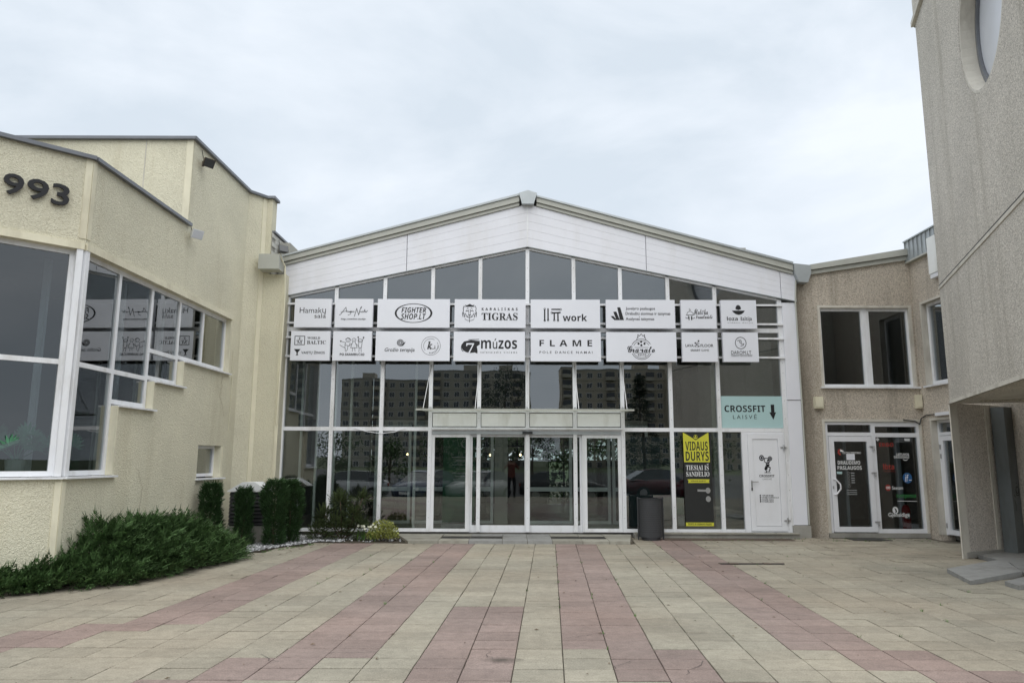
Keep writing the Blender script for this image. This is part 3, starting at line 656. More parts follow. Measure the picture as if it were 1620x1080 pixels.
# ------------------------------------------------------------------ sign boards
SG = Fr((0, 16.1), (1, 0))
def sign(sheet, x0, x1, z0, z1, label):
    s = root('sign_board', label, 'sign', ((x0 + x1) / 2, 16.1, z0), 'white company signs on the glass front')
    part('board', MB().box(SG, x0, x1, z0, z1, -0.10, 0.0), 'board', s)
    part('bracket', MB().box(SG, x0 + 0.12, x0 + 0.18, z0 + 0.05, z1 - 0.05, -0.216, -0.101).box(SG, x1 - 0.18, x1 - 0.12, z0 + 0.05, z1 - 0.05, -0.216, -0.101), 'blackmetal', s)
    return s, Art(SG, sheet, (x0, x1, z0, z1), 0.002)
T0, T1, B0, B1 = 4.545, 5.193, 3.798, 4.458
# 1
s, a = sign((44, 62, 512, 430), -4.867, -4.045, T0, T1, 'square white sign reading Hamakų sala, at the top left end')
a.text('Hamakų', 110, 176, 446, 268).text('sala', 300, 255, 446, 312).done('lettering', 'black', s)
# 2
s, a = sign((578, 66, 1048, 430), -3.959, -3.115, T0, T1, 'square white sign with handwritten Angie Nails, second in the top row')
a.line([(632, 272), (650, 265), (690, 205), (712, 174), (716, 200), (720, 235)], 6).line([(650, 240), (690, 228), (730, 222), (736, 236), (746, 224), (752, 238), (764, 224), (770, 236)], 5)
a.line([(770, 224), (762, 236), (772, 238), (780, 222), (772, 262), (740, 274)], 5).line([(782, 236), (790, 224), (796, 236), (806, 226), (812, 234), (822, 228)], 5)
a.line([(820, 290), (834, 240), (846, 188), (862, 240), (874, 272), (884, 220), (896, 178), (908, 164), (900, 190)], 6).line([(884, 236), (900, 226), (908, 238), (922, 224), (926, 238), (940, 226), (948, 200), (950, 236), (962, 224), (966, 238), (984, 214)], 5)
a.emblem(s).text(bold('Nagų estetikos studija'), 656, 314, 960, 338).done('lettering', 'black', s)
# 3
s, a = sign((50, 57, 785, 347), -3.009, -1.396, T0, T1, 'wide white sign with FIGHTER SHOP.LT in a black oval')
a.ring(417, 201, 192, 98, 20, wy=6).text(bold('𝙁𝙄𝙂𝙃𝙏𝙀𝙍'), 293, 142, 545, 198).text(bold('𝙎𝙃𝙊𝙋.𝙇𝙏'), 290, 206, 543, 264).done('lettering', 'black', s)
# 4
s, a = sign((843, 60, 1562, 352), -1.286, 0.302, T0, T1, 'wide white sign reading Karališkas TIGRAS beside a crowned tiger head')
a.poly([(948, 116), (965, 124), (995, 108), (1026, 124), (1044, 114), (1030, 138), (962, 138)])
for m_ in (1, -1):
    X = lambda x: 995 + m_ * x
    a.line([(X(38), 135), (X(58), 132), (X(66), 155), (X(62), 180), (X(72), 205), (X(66), 240)], 6).line([(X(62), 200), (X(52), 225), (X(48), 245)], 7)
    a.line([(X(12), 182), (X(30), 176), (X(38), 186)], 6).line([(X(14), 150), (X(28), 158)], 5).line([(X(8), 162), (X(8), 215), (X(20), 236)], 4).line([(X(40), 215), (X(26), 240), (X(0), 250)], 5).line([(X(48), 262), (X(26), 275), (X(0), 280)], 4).line([(X(46), 205), (X(34), 222)], 6)
a.poly([(985, 218), (1005, 218), (995, 230)]).line([(995, 230), (995, 298)], 4)
a.emblem(s).text(bold('KARALIŠKAS'), 1118, 142, 1480, 174, 0.0, 1.9).text('𝐓𝐈𝐆𝐑𝐀𝐒', 1117, 200, 1482, 274).done('lettering', 'black', s)
# 5
s, a = sign((60, 66, 778, 353), 0.415, 1.967, T0, T1, 'wide white sign with circuit-like letters IIT and the word work')
for x, y0, y1 in ((205, 168, 278), (240, 160, 272), (304, 200, 272), (342, 200, 276)): a.line([(x, y0), (x, y1)], 14)
a.line([(278, 166), (364, 166)], 13).line([(282, 202), (366, 198)], 14)
for x, y in ((205, 163), (205, 278), (240, 275), (304, 276), (342, 278), (278, 200), (372, 166)): a.ring(x, y, 11, 11, 4)
a.emblem(s).text(bold('work'), 392, 212, 642, 284).done('lettering', 'black', s)
# 6
s, a = sign((832, 66, 1552, 352), 2.10, 3.643, T0, T1, 'wide white sign with three slanted bars and three lines of small text')
a.poly([(950, 143), (982, 143), (1018, 271), (975, 271)]).poly([(908, 188), (940, 186), (975, 271), (940, 271)]).poly([(878, 232), (908, 230), (945, 271), (918, 271)])
a.emblem(s).text('Juvelyro paslaugos', 1038, 140, 1344, 176, 0.012).text('Drabužių siuvimas ir taisymas', 1036, 190, 1504, 228, 0.012).text('Avalynes taisymas', 1036, 244, 1334, 281, 0.012).disc(1180, 240, 4).done('lettering', 'black', s)
# 7
s, a = sign((140, 83, 600, 440), 3.779, 4.564, T0, T1, 'square white sign with a serving dome and script Itališka krautuvėlė')
a.ring(257, 268, 44, 44, 5, 180, 360).line([(205, 272), (310, 272)], 6).ring(257, 210, 10, 10, 4).line([(246, 195), (252, 190)], 5)
for m_ in (1, -1): a.ring(257 + m_ * 40, 296, 24, 22, 7, 20 if m_ > 0 else -60, 240 if m_ > 0 else 160)
a.poly([(235, 292), (248, 288), (248, 335), (235, 335)]).poly([(268, 288), (283, 292), (283, 335), (268, 335)])
a.emblem(s).text('𝓘𝓽𝓪𝓵𝓲𝓼𝓴𝓪', 306, 196, 492, 268, 0.01).text('𝓴𝓻𝓪𝓾𝓽𝓾𝓿𝓮𝓵𝓮', 332, 270, 548, 318, 0.012).line([(432, 216), (438, 224), (446, 214)], 4).disc(498, 280, 4).disc(542, 278, 4).done('lettering', 'black', s)
# 8
s, a = sign((655, 83, 1124, 442), 4.676, 5.466, T0, T1, 'white sign loza šaltija with a round tree on a bowl, at the top right end')
a.poly([(850, 200), (848, 180), (858, 156), (884, 144), (908, 156), (920, 180), (918, 200), (888, 206), (886, 212), (880, 212), (880, 206)])
a.poly([(800, 216), (970, 216), (956, 238), (925, 260), (888, 270), (848, 260), (816, 238)])
a.emblem(s).text(bold('loza'), 728, 293, 872, 342).text('šaltija', 908, 292, 1060, 356, 0.005).text('vidaus durys', 736, 360, 1064, 380, 0.015, 2.0).done('lettering', 'black', s)
# 9
s, a = sign((22, 480, 497, 850), -4.914, -4.041, B0, B1, 'square white sign reading World Baltic above Vaistų žinios')
for p in ([(70, 545), (188, 545)], [(188, 545), (188, 653)], [(188, 653), (70, 653)], [(70, 653), (70, 545)]): a.line(p, 8)
a.emblem(s).text('𝐅', 116, 558, 142, 596).text('𝐌', 96, 602, 158, 642).ring(104, 600, 14, 14, 3).ring(150, 600, 14, 14, 3)
a.emblem(s).text('𝐖𝐎𝐑𝐋𝐃', 220, 552, 374, 584).text('𝐁𝐀𝐋𝐓𝐈𝐂', 218, 600, 446, 646)
a.poly([(65, 708), (145, 708), (112, 752), (112, 774), (122, 785), (86, 785), (98, 774), (98, 752)]).text('VAISTŲ ŽINIOS', 155, 728, 438, 777, 0.015).done('lettering', 'black', s)
# 10
s, a = sign((560, 480, 1032, 852), -3.978, -3.118, B0, B1, 'square white sign with three line-drawn children and Po skambučio')
for cx, cy, r in ((745, 592, 30), (815, 592, 26), (890, 600, 27)): a.ring(cx, cy, r, r * 0.9, 5)
a.line([(715, 582), (740, 566), (772, 586)], 8).line([(720, 620), (705, 655), (762, 668), (770, 625)], 5).line([(715, 628), (660, 608)], 5).disc(655, 608, 9).line([(712, 660), (705, 690), (645, 656)], 5).line([(745, 668), (740, 715), (720, 738)], 5).line([(712, 690), (715, 730)], 5)
a.line([(800, 618), (778, 690), (858, 690), (832, 618)], 5).line([(790, 640), (755, 668)], 5).line([(842, 640), (872, 668)], 5).line([(805, 692), (800, 736)], 5).line([(828, 692), (834, 736)], 5)
a.line([(872, 628), (878, 690), (910, 690), (916, 628)], 5).line([(878, 625), (866, 560)], 5).line([(914, 620), (930, 565)], 5).disc(866, 556, 9).disc(932, 560, 9).line([(884, 692), (880, 742)], 5).line([(904, 692), (910, 742)], 5).line([(735, 600), (758, 600)], 4).line([(806, 598), (824, 598)], 4).line([(880, 606), (900, 606)], 4)
a.emblem(s).text(bold('PO SKAMBUČIO'), 650, 750, 948, 788).done('lettering', 'black', s)
# 11
s, a = sign((38, 392, 778, 683), -3.028, -1.383, B0, B1, 'wide white sign with a snail over Grožio terapija and a round k emblem')
for r in (34, 24, 14): a.ring(284, 505, r, r * 0.98, 6)
a.poly([(310, 515), (336, 492), (330, 512), (312, 535), (285, 540)]).text('Grožio terapija', 130, 556, 428, 604, 0.008, 1.0, 0.25)
a.done('lettering', 'black', s)
a.ring(590, 535, 96, 93, 3).ring(590, 535, 74, 71, 3, 140, 300).ring(590, 535, 74, 71, 3, -30, 20)
a.emblem(s).text('𝒌', 553, 490, 605, 570, 0.01).ring(610, 545, 24, 22, 5, -40, 130).disc(632, 560, 5)
for i in range(9):
    t = R(100 - i * 12); a.line([(590 + 68 * math.cos(t), 535 + 66 * math.sin(t)), (590 + 78 * math.cos(t), 535 + 76 * math.sin(t))], 6)
a.done('lettering', 'black', s)
# 12
s, a = sign((834, 392, 1558, 685), -1.296, 0.288, B0, B1, 'wide white sign with a brushed numeral 7 and bold múzos')
a.poly([(938, 492), (1010, 478), (1098, 486), (1100, 520), (1070, 540), (1078, 585), (1075, 612), (1050, 600), (1000, 606), (958, 596), (925, 575), (912, 545), (922, 515)]).line([(985, 474), (1090, 470)], 6).ring(935, 550, 26, 42, 6, 90, 270)
a.emblem(s).text(bold('múzos'), 1112, 462, 1478, 564).text('televaizdis visiems', 1108, 586, 1478, 608, 0.005, 1.7).done('lettering', 'black', s)
b = Art(SG, (834, 392, 1558, 685), (-1.296, 0.288, B0, B1), 0.006); b.text('𝟕', 962, 508, 1042, 608); b.done('numeral', 'board', s)
# 13
s, a = sign((60, 393, 780, 684), 0.415, 1.974, B0, B1, 'wide white sign reading FLAME pole dance namai')
a.text(bold('FLAME'), 150, 474, 690, 536, 0.0, 1.75).text('POLE DANCE NAMAI', 150, 584, 692, 608, 0.005, 1.5).done('lettering', 'black', s)
# 14
s, a = sign((836, 393, 1560, 683), 2.097, 3.652, B0, B1, 'wide white sign with Granato written across a pomegranate')
a.ring(1198, 562, 110, 102, 5, 205, 330).ring(1198, 562, 90, 84, 4, 205, 330).ring(1198, 562, 110, 102, 5, 25, 155).ring(1198, 562, 94, 86, 4, 25, 155).line([(1150, 470), (1160, 440)], 5).line([(1166, 450), (1162, 418), (1180, 432), (1198, 410), (1216, 432), (1234, 418), (1230, 450)], 5).line([(1246, 470), (1236, 440)], 5)
for x, y in ((1196, 488), (1168, 507), (1230, 507), (1197, 523)): a.disc(x, y, 11)
a.line([(1128, 545), (1270, 545)], 3).line([(1128, 600), (1270, 600)], 3).text('𝓖𝓻𝓪𝓷𝓪𝓽𝓸', 1052, 530, 1336, 594, 0.012).text(bold('RESTO'), 1160, 608, 1244, 628, 0.0, 1.3).disc(1183, 603, 2.5).done('lettering', 'black', s)
# 15
s, a = sign((152, 490, 612, 857), 3.779, 4.561, B0, B1, 'square white sign reading LAVA FLOOR smart game with scattered squares')
a.text('LAVA', 195, 638, 302, 674, 0.015).text('FLOOR', 392, 638, 560, 674, 0.015).text(bold('SMART'), 260, 702, 386, 728).text('GAME', 398, 702, 500, 728)
for x, y, q in ((368, 600, 10), (325, 624, 9), (348, 622, 6), (370, 632, 6), (345, 645, 9), (322, 664, 8), (368, 664, 9), (346, 670, 5), (332, 642, 5)): a.poly([(x - q, y - q), (x + q, y - q), (x + q, y + q), (x - q, y + q)])
a.done('lettering', 'black', s)
# 16
s, a = sign((672, 495, 1142, 858), 4.688, 5.471, B0, B1, 'square white sign reading DAROM.LT under a circled hand, at the lower right end')
a.ring(908, 626, 76, 75, 8).line([(862, 598), (884, 592), (900, 625), (925, 645), (952, 632), (940, 655), (905, 665)], 6).line([(884, 592), (912, 590), (922, 628)], 6).line([(895, 610), (912, 606)], 4).text('DAROM.LT', 775, 722, 1043, 765).line([(770, 775), (1055, 775)], 4)
a.emblem(s).text('statybos ir remonto darbai', 776, 781, 1050, 796, 0.01).done('lettering', 'black', s)

# CROSSFIT panel in the window
cs = root('crossfit_sign', 'pale aqua panel reading CROSSFIT LAISVĖ with a black arrow pointing down', 'sign', (5.36, D, 2.4))
part('film', MB().box(FF, 4.672, 6.03, 2.36, 3.065, -0.015, 0.004), 'aqua', cs)
a = Art(FF, (360, 70, 810, 290), (4.672, 6.03, 2.36, 3.065), 0.006)
a.text(bold('CROSSFIT'), 384, 134, 686, 180).text('LAISVĖ', 444, 192, 620, 228, 0.0, 1.45).poly([(726, 128), (752, 128), (752, 182), (764, 180), (741, 233), (714, 182), (727, 182)])
a.done('lettering', 'black', cs)
# lettering on the white door
a = Art(FF, (585, 365, 785, 1000), (5.325, 5.875, 0.25, 2.108), 0.0335)
a.disc(651, 503, 20, 22).disc(718, 508, 17, 18).line([(640, 502), (735, 508)], 5)
a.disc(701, 522, 7, 9).poly([(684, 535), (708, 532), (712, 560), (694, 572), (682, 556)]).line([(686, 540), (672, 530), (676, 508)], 6).line([(708, 538), (716, 526), (708, 508)], 6).poly([(680, 560), (698, 568), (692, 590), (676, 594), (668, 584)]).line([(698, 568), (716, 574), (712, 592), (704, 604)], 8).line([(674, 588), (690, 604), (680, 610)], 6).line([(668, 612), (718, 612)], 3)
a.text(bold('CROSSFIT'), 626, 627, 747, 645).text('LAISVĖ', 652, 650, 723, 665, 0.0, 1.4)
for y, tx in ((780, '+370 640 00 000'), (795, 'info@crossfitlaisve.lt'), (810, 'Crossfit_Laisve'), (824, 'Crossfit_laisve')):
    a.disc(626, y, 6).text(tx, 639, y - 6, 639 + 6.1 * len(tx), y + 6, 0.02)
a.done('lettering', 'black', wd)
b = Art(FF, (585, 365, 785, 1000), (5.325, 5.875, 0.25, 2.108), 0.0375); b.ring(651, 503, 12, 13, 3).ring(718, 508, 10, 11, 2).line([(690, 545), (704, 548)], 3).done('emblem_detail', 'board', wd)

# yellow and black poster behind the pane
po = root('poster', 'tall yellow and black poster reading VIDAUS DURYS with a door handle, behind glass', 'poster', (4.1, 16.375, 0.2))
PF = Fr((0, D + 0.03 - 0.045), (1, 0))
SHP, FCP = (80, 318, 300, 965), (3.79, 4.41, 0.235, 2.262)
part('sheet', MB().box(PF, 3.79, 4.41, 0.235, 2.262, -0.004, 0.001), 'posterblack', po)
a = Art(PF, SHP, FCP, 0.003); a.poly([(81, 319), (150, 356), (180, 374), (214, 356), (282, 319), (286, 527), (84, 527)]); a.done('yellow_print', 'yellow', po); a.poly([(105, 645), (278, 645), (272, 657), (276, 670), (110, 670), (114, 657)]); a.done('yellow_strip', 'yellow', po); a.poly([(82, 940), (298, 940), (298, 964), (82, 964)]); a.done('yellow_strip', 'yellow', po)
a = Art(PF, SHP, FCP, 0.0045); a.text(bold('VIDAUS'), 97, 383, 273, 446).text(bold('DURYS'), 97, 452, 278, 518).disc(180, 352, 20, 20).text(bold('VIDAUS DURYS'), 130, 652, 246, 662).text(bold('DURYS IR GRINDYS PIGIAU'), 100, 944, 282, 958).done('black_lettering', 'posterblack', po)
a = Art(PF, SHP, FCP, 0.006); a.ring(180, 352, 16, 16, 2).poly([(166, 354), (194, 354), (188, 362), (172, 362)]).disc(180, 346, 6).done('crest', 'yellow', po)
a = Art(PF, SHP, FCP, 0.0045); a.text('𝐓𝐈𝐄𝐒𝐈𝐀𝐈 𝐈𝐒̌'.replace('̌', ''), 97, 548, 274, 582).line([(262, 538), (267, 544), (273, 537)], 3).text('𝐒𝐀𝐍𝐃𝐄𝐋𝐈𝐎', 97, 592, 278, 626).disc(196, 586, 2.5).done('white_lettering', 'whiteink', po)
a = Art(PF, SHP, FCP, 0.0045); a.disc(262, 722, 19, 20).poly([(180, 714), (250, 716), (250, 730), (180, 729)]).disc(262, 780, 19, 20).done('handle_print', 'steel', po)
for u in (3.70, 3.665): pass
nb = root('notice_stack', 'pair of small pale notices stuck inside the glass beside the yellow poster', 'notice', (3.7, 16.43, 0.25))
part('green_notice', MB().box(FF, 3.62, 3.78, 0.48, 0.85, -0.052, -0.046), 'innergreen', nb)
part('white_notice', MB().box(FF, 3.63, 3.78, 0.24, 0.44, -0.052, -0.046), 'greyink', nb)

# litter bin
lb = root('litter_bin', 'dark grey perforated litter bin standing right of the entrance', 'bin', (2.93, 15.85, 0))
def pt_bin(t, z, r=0.245): return (2.93 + r * math.cos(t), 15.85 + r * 0.8 * math.sin(t), z)
mb = MB(); n = 28
vs = [pt_bin(2 * math.pi * i / n, 0.06) for i in range(n)] + [pt_bin(2 * math.pi * i / n, 0.84) for i in range(n)] + [pt_bin(2 * math.pi * i / n, 0.84, 0.235) for i in range(n)] + [pt_bin(2 * math.pi * i / n, 0.10, 0.235) for i in range(n)]
mb.add(vs, [(k * n + i, k * n + (i + 1) % n, (k + 1) * n + (i + 1) % n, (k + 1) * n + i) for k in range(3) for i in range(n)] + [tuple(3 * n + i for i in range(n)), tuple(range(n - 1, -1, -1))])
part('shell', mb, 'binmetal', lb, smooth=False)
mb = MB()
for k in range(15):
    for i in range(17):
        t = math.pi * (1.06 + 0.88 * (i + 0.5 * (k % 2)) / 17); z = 0.17 + k * 0.044; r = 0.2465
        c = Vector(pt_bin(t, z, r)); e = Vector((-math.sin(t), 0.8 * math.cos(t), 0)).normalized() * 0.008; f = Vector((0, 0, 0.008))
        mb.add([c - e, c - f, c + e, c + f], [(0, 1, 2, 3)])
part('perforations', mb, 'black', lb, fix=False, kind='stuff')
part('rim', MB().add([pt_bin(2 * math.pi * i / n, z, r) for z, r in ((0.82, 0.246), (0.82, 0.256), (0.855, 0.256), (0.855, 0.23)) for i in range(n)], [(k * n + i, k * n + (i + 1) % n, ((k + 1) % 4) * n + (i + 1) % n, ((k + 1) % 4) * n + i) for k in range(4) for i in range(n)]), 'blackmetal', lb)
for s_ in (-1, 1): part('side_bar', MB().box(Fr((2.93, 15.85), (1, 0)), s_ * 0.262 - 0.012, s_ * 0.262 + 0.012, 0.0, 0.88, -0.02, 0.02), 'blackmetal', lb)
part('foot', MB().lathe((2.93, 15.85, 0), [(0.2, 0.0), (0.2, 0.06)], 20), 'blackmetal', lb)

# ================================================================== BEIGE BUILDING (left)
bb = root('beige_building', 'cream roughcast building at left with stepped windows and a chamfered corner', 'building', (-6.02, 10.0, 0))
FB = Fr((-5.9, 15.7), (0.0213, 1)); CU = -5.70
FA = Fr(FB.P(CU, 0), (0.733, 0.68))            # u negative runs away to the left
ZP, ZT, ZHD, SB = 5.86, 7.52, 4.60, 0.13
OPEN = [(CU + 0.0, -4.52, 1.38), (-4.52, -3.50, 2.43), (-3.50, -2.50, 2.91), (-2.50, -0.53, 3.38)]
wb = MB()
for u0, u1, zs in OPEN: wb.box(FB, u0, u1, -0.03, zs, -0.3, 0)
wb.box(FB, CU, -2.72, ZHD, ZP, -0.3, 0).box(FB, -2.72, -0.53, ZHD, ZT, -0.3, 0)
# small window: u -1.65..-0.52, z 1.27..1.90 -> cut from the wall right of the stepped sills
wb.f = []; wb.v = []
for u0, u1, zs in OPEN[:3]: wb.box(FB, u0, u1, -0.03, zs, -0.3, 0)
wb.box(FB, -2.50, -1.66, -0.03, 3.38, -0.3, 0).box(FB, -1.66, -0.53, -0.03, 1.27, -0.3, 0).box(FB, -1.66, -0.53, 1.90, 3.38, -0.3, 0)
wb.box(FB, -0.53, 0.0, -0.03, ZT, -0.3, 0).box(FB, CU, -2.72, ZHD, ZP, -0.3, 0).box(FB, -2.72, -0.53, ZHD, ZT, -0.3, 0)
part('wall', wb, 'cream', bb, label='long side wall running back from the chamfered corner')
part('wall', MB().box(FA, -4.0, 0, -0.03, 1.38, -0.3, 0).box(FA, -4.0, 0, ZHD, ZP, -0.3, 0).box(FA, -4.0, -3.6, 1.38, ZHD, -0.3, 0), 'cream', bb, label='chamfered front wall with the house number')
FV = Fr((0, 12.96), (1, 0))
part('wall', MB().box(FV, -14, -5.965, ZP - 0.3, ZT, -0.3, 0), 'cream', bb, label='upper wall set back behind the parapet')
FD = Fr((-5.9, 15.7), (0.28, 0.4)); LD = math.hypot(0.28, 0.4)
part('wall', MB().box(FD, 0.0, LD, -0.03, ZT, -0.25, 0.0), 'cream', bb)
FE2 = Fr((-5.62, 16.1), (1, 0))
part('wall', MB().box(FE2, 0, 0.13, 5.75, ZT, -0.3, 0).box(FE2, 0, 0.525, -0.03, 5.75, -0.28, 0), 'cream', bb)
# rear wall of white blocks rising over the hall roof
FR = Fr((-5.455, 16.13), (0.01, 1))
part('wall', MB().box(FR, 0.03, 3.2, 5.4, 6.74, -0.3, -0.02), 'concrete', bb)
for r in range(11):
    for c in range(7):
        z = 5.58 + r * 0.105; u = c * 0.42 + (r % 2) * 0.2
        if u < 2.9: part('block', MB().box(FR, u, u + 0.41, z, z + 0.097, -0.02, 0.0), 'brickwhite', bb)
part('coping', MB().box(FR, 0.03, 3.3, 6.745, 6.79, -0.3, 0.04), 'coping', bb)
# trim strips
part('corner_trim', MB().box(FB, CU + 0.002, CU + 0.09, ZHD + 0.09, ZP, 0.0, 0.012).box(FA, -0.09, -0.002, ZHD + 0.09, ZP, 0.0, 0.012), 'cream_trim', bb)
part('corner_trim', MB().box(FB, CU + 0.002, CU + 0.08, -0.03, 1.33, 0.0, 0.012).box(FA, -0.08, -0.002, -0.03, 1.33, 0.0, 0.012), 'cream_trim', bb)
part('corner_trim', MB().box(FV, -6.08, -5.957, ZP + 0.05, ZT, 0.0, 0.012), 'cream_trim', bb)
part('corner_trim', MB().box(FD, LD - 0.11, LD + 0.0, -0.03, ZT, 0.001, 0.012), 'cream_trim', bb)
part('corner_trim', MB().box(FE2, 0.45, 0.525, -0.03, 5.5, 0.0005, 0.02), 'cream_trim', bb)
part('movement_joint', MB().box(FV, -6.855, -6.835, ZP, ZT, 0.0, 0.004), 'grey_trim', bb)
part('lintel_trim', MB().box(FB, CU + 0.01, -0.48, ZHD - 0.07, ZHD + 0.03, -0.12, 0.03), 'cream_trim', bb)
part('lintel_trim', MB().box(FA, -3.6, -0.01, ZHD - 0.07, ZHD + 0.03, -0.12, 0.03), 'cream_trim', bb)
part('reveal_trim', MB().box(FB, -0.535, -0.47, 3.38, ZHD - 0.07, -0.12, 0.012), 'cream_trim', bb)
for u, z0, z1 in ((-4.52, 1.40, 2.42), (-3.50, 2.45, 2.90), (-2.50, 2.93, 3.37)):
    part('reveal_trim', MB().box(FB, u - 0.012, u + 0.02, z0, z1, -0.28, 0.008), 'cream_trim', bb)
# copings
part('coping', MB().box(FB, CU, -2.70, ZP, ZP + 0.055, -0.35, 0.07), 'coping', bb)
part('coping', MB().box(FA, -4.0, 0.028, ZP, ZP + 0.056, -0.35, 0.07), 'coping', bb)
part('coping', MB().box(FB, -2.80, 0.02, ZT, ZT + 0.055, -0.35, 0.07), 'coping', bb)
part('coping', MB().box(FV, -14, -5.9, ZT + 0.001, ZT + 0.056, -0.35, 0.07), 'coping', bb)
part('coping', MB().box(FD, 0.0, LD, ZT + 0.002, ZT + 0.057, -0.3, 0.07), 'coping', bb)
part('coping', MB().box(FE2, -0.02, 0.20, ZT + 0.003, ZT + 0.058, -0.3, 0.07), 'coping', bb)
e = FA.P(-4.0, 0)
part('roof', MB().slab([FB.P(CU, 0, -0.3)[:2], (e.x - 0.1, e.y + 0.25), (-14, e.y + 0.25), (-14, 13.2), (-6.3, 13.2)], 5.6, 5.7), 'concrete', bb)
part('roof', MB().slab([(-14, 13.0), (-6.2, 13.0), (-6.2, 15.7), (-5.9, 16.15), (-14, 16.15)], 7.3, 7.4), 'concrete', bb)
part('wall', MB().wbox(-14, -8.9, 7.0, 7.3, -0.03, ZP), 'cream', bb)
# inside
part('inner_floor', MB().slab([FB.P(CU, 0, -0.31)[:2], (e.x - 0.1, e.y + 0.3), (-13.5, e.y + 0.3), (-13.5, 15.6), FB.P(-0.1, 0, -0.31)[:2]], 1.15, 1.25), 'inner', bb)
part('inner_ceiling', MB().slab([FB.P(CU, 0, -0.31)[:2], (e.x - 0.1, e.y + 0.3), (-13.5, e.y + 0.3), (-13.5, 15.6), FB.P(-0.1, 0, -0.31)[:2]], 4.9, 5.0), 'inner', bb)
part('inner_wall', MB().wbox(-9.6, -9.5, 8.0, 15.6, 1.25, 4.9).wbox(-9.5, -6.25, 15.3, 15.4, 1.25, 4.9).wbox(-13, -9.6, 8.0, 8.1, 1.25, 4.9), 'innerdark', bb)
part('inner_cupboard', MB().wbox(-8.6, -7.6, 10.4, 10.8, 1.25, 2.5), plain('ochre_board', (0.25, 0.17, 0.07), 0.6), bb)
part('blind_guide', MB().box(FB, -3.7, -3.62, 1.25, 4.55, -0.6, -0.52).box(FB, -2.35, -2.28, 1.25, 4.55, -0.6, -0.52).box(FB, -5.2, -5.13, 1.25, 4.55, -0.9, -0.82), 'white', bb)
# stepped side window
sw = part('window', MB().box(FB, CU + 0.02, CU + 0.10, 1.40, 4.53, -0.15, 0.02), 'white', bb, label='stepped side window of five lights')
MU = [-4.57, -3.57, -2.57, -1.60, -0.57]; SZ = [1.40, 2.46, 2.94, 3.42, 3.42]
def fbar(u0, u1, z0, z1): part('frame', MB().box(FB, u0, u1, z0, z1, -SB - 0.04, -SB + 0.035), 'white', sw)
prev = CU + 0.10
for i, u in enumerate(MU):
    zlo = SZ[i] if i == len(MU) - 1 else SZ[i]
    fbar(u - 0.035, u + 0.035, zlo, 4.53)
    fbar(prev, u - 0.035, 4.46, 4.53); fbar(prev, u - 0.035, zlo, zlo + 0.07)
    tz = {0: 2.95, 1: 2.95, 2: 3.43}.get(i)
    if tz: fbar(prev, u - 0.035, tz - 0.035, tz + 0.035)
    cells = [(zlo + 0.07, tz - 0.035), (tz + 0.035, 4.46)] if tz else [(zlo + 0.07, 4.46)]
    for z0, z1 in cells: part('pane', MB().box(FB, prev - 0.01, u - 0.025, z0 - 0.01, z1 + 0.01, -SB - 0.01, -SB + 0.01), 'glass_tint', sw)
    prev = u + 0.035
for u0, u1, zs in OPEN: part('sill', MB().box(FB, u0 + 0.02 if u0 > CU + 0.1 else u0, u1 + 0.06, zs - 0.015, zs + 0.012, -0.12, 0.07), 'white', sw)
# chamfer window
aw = part('window', MB().box(FA, -0.10, -0.02, 1.40, 4.53, -0.15, 0.02), 'white', bb, label='large corner window of four big panes under the house number')
FCOL = [-0.10, -1.62, -3.5]
for a_, b_ in zip(FCOL[1:], FCOL):
    for z0, z1 in ((1.46, 2.91), (2.98, 4.46)): part('pane', MB().box(FA, a_ + 0.03, b_ - 0.02, z0 - 0.01, z1 + 0.01, -SB - 0.01, -SB + 0.01), 'glass_tint', aw)
    for z0, z1 in ((1.40, 1.47), (2.91, 2.98), (4.46, 4.53)): part('frame', MB().box(FA, a_ + 0.04, b_ - 0.0, z0, z1, -SB - 0.04, -SB + 0.035), 'white', aw)
    part('frame', MB().box(FA, a_ - 0.04, a_ + 0.04, 1.40, 4.53, -SB - 0.04, -SB + 0.04), 'white', aw)
part('frame', MB().box(FA, -0.16, -0.10, 1.40, 4.53, -SB - 0.04, -SB + 0.04), 'white', aw)
part('sill', MB().box(FA, -3.6, 0.0, 1.365, 1.392, -0.12, 0.07), 'white', aw)
# small window
sm = framed('window', bb, FB, -1.62, -0.62, 1.30, 1.90, 0.06, -0.2, -0.13, m='pvc', g='glass_tint', label='small plain window low in the side wall')
part('sill', MB().box(FB, -1.70, -0.46, 1.245, 1.272, -0.12, 0.07), 'white', sm)
part('reveal_trim', MB().box(FB, -0.62, -0.51, 1.275, 1.895, -0.28, 0.004), 'cream_trim', bb)
# house number
def numeral(ch, u0, u1, z0, z1):
    vs, fs = glyphs(ch, 0.012); mb = MB(); n = len(vs)
    mb.add([FA.P(u0 + a * (u1 - u0), z0 + b * (z1 - z0), 0.055) for a, b in vs], fs)
    mb.add([FA.P(u0 + a * (u1 - u0), z0 + b * (z1 - z0), 0.02) for a, b in vs], [tuple(reversed(f)) for f in fs])
    cnt = {}
    for f in fs:
        for i in range(len(f)):
            k = (f[i], f[(i + 1) % len(f)]); cnt[k] = 1
    for (p, q) in cnt:
        if (q, p) not in cnt: mb.f.append((p, p + n, q + n, q))
    part('numeral', mb, 'black', bb, fix=False)
numeral('1', -1.26, -1.16, 5.10, 5.385); numeral('9', -1.035, -0.80, 5.10, 5.39); numeral('9', -0.765, -0.51, 5.10, 5.39); numeral('3', -0.475, -0.26, 5.09, 5.39)
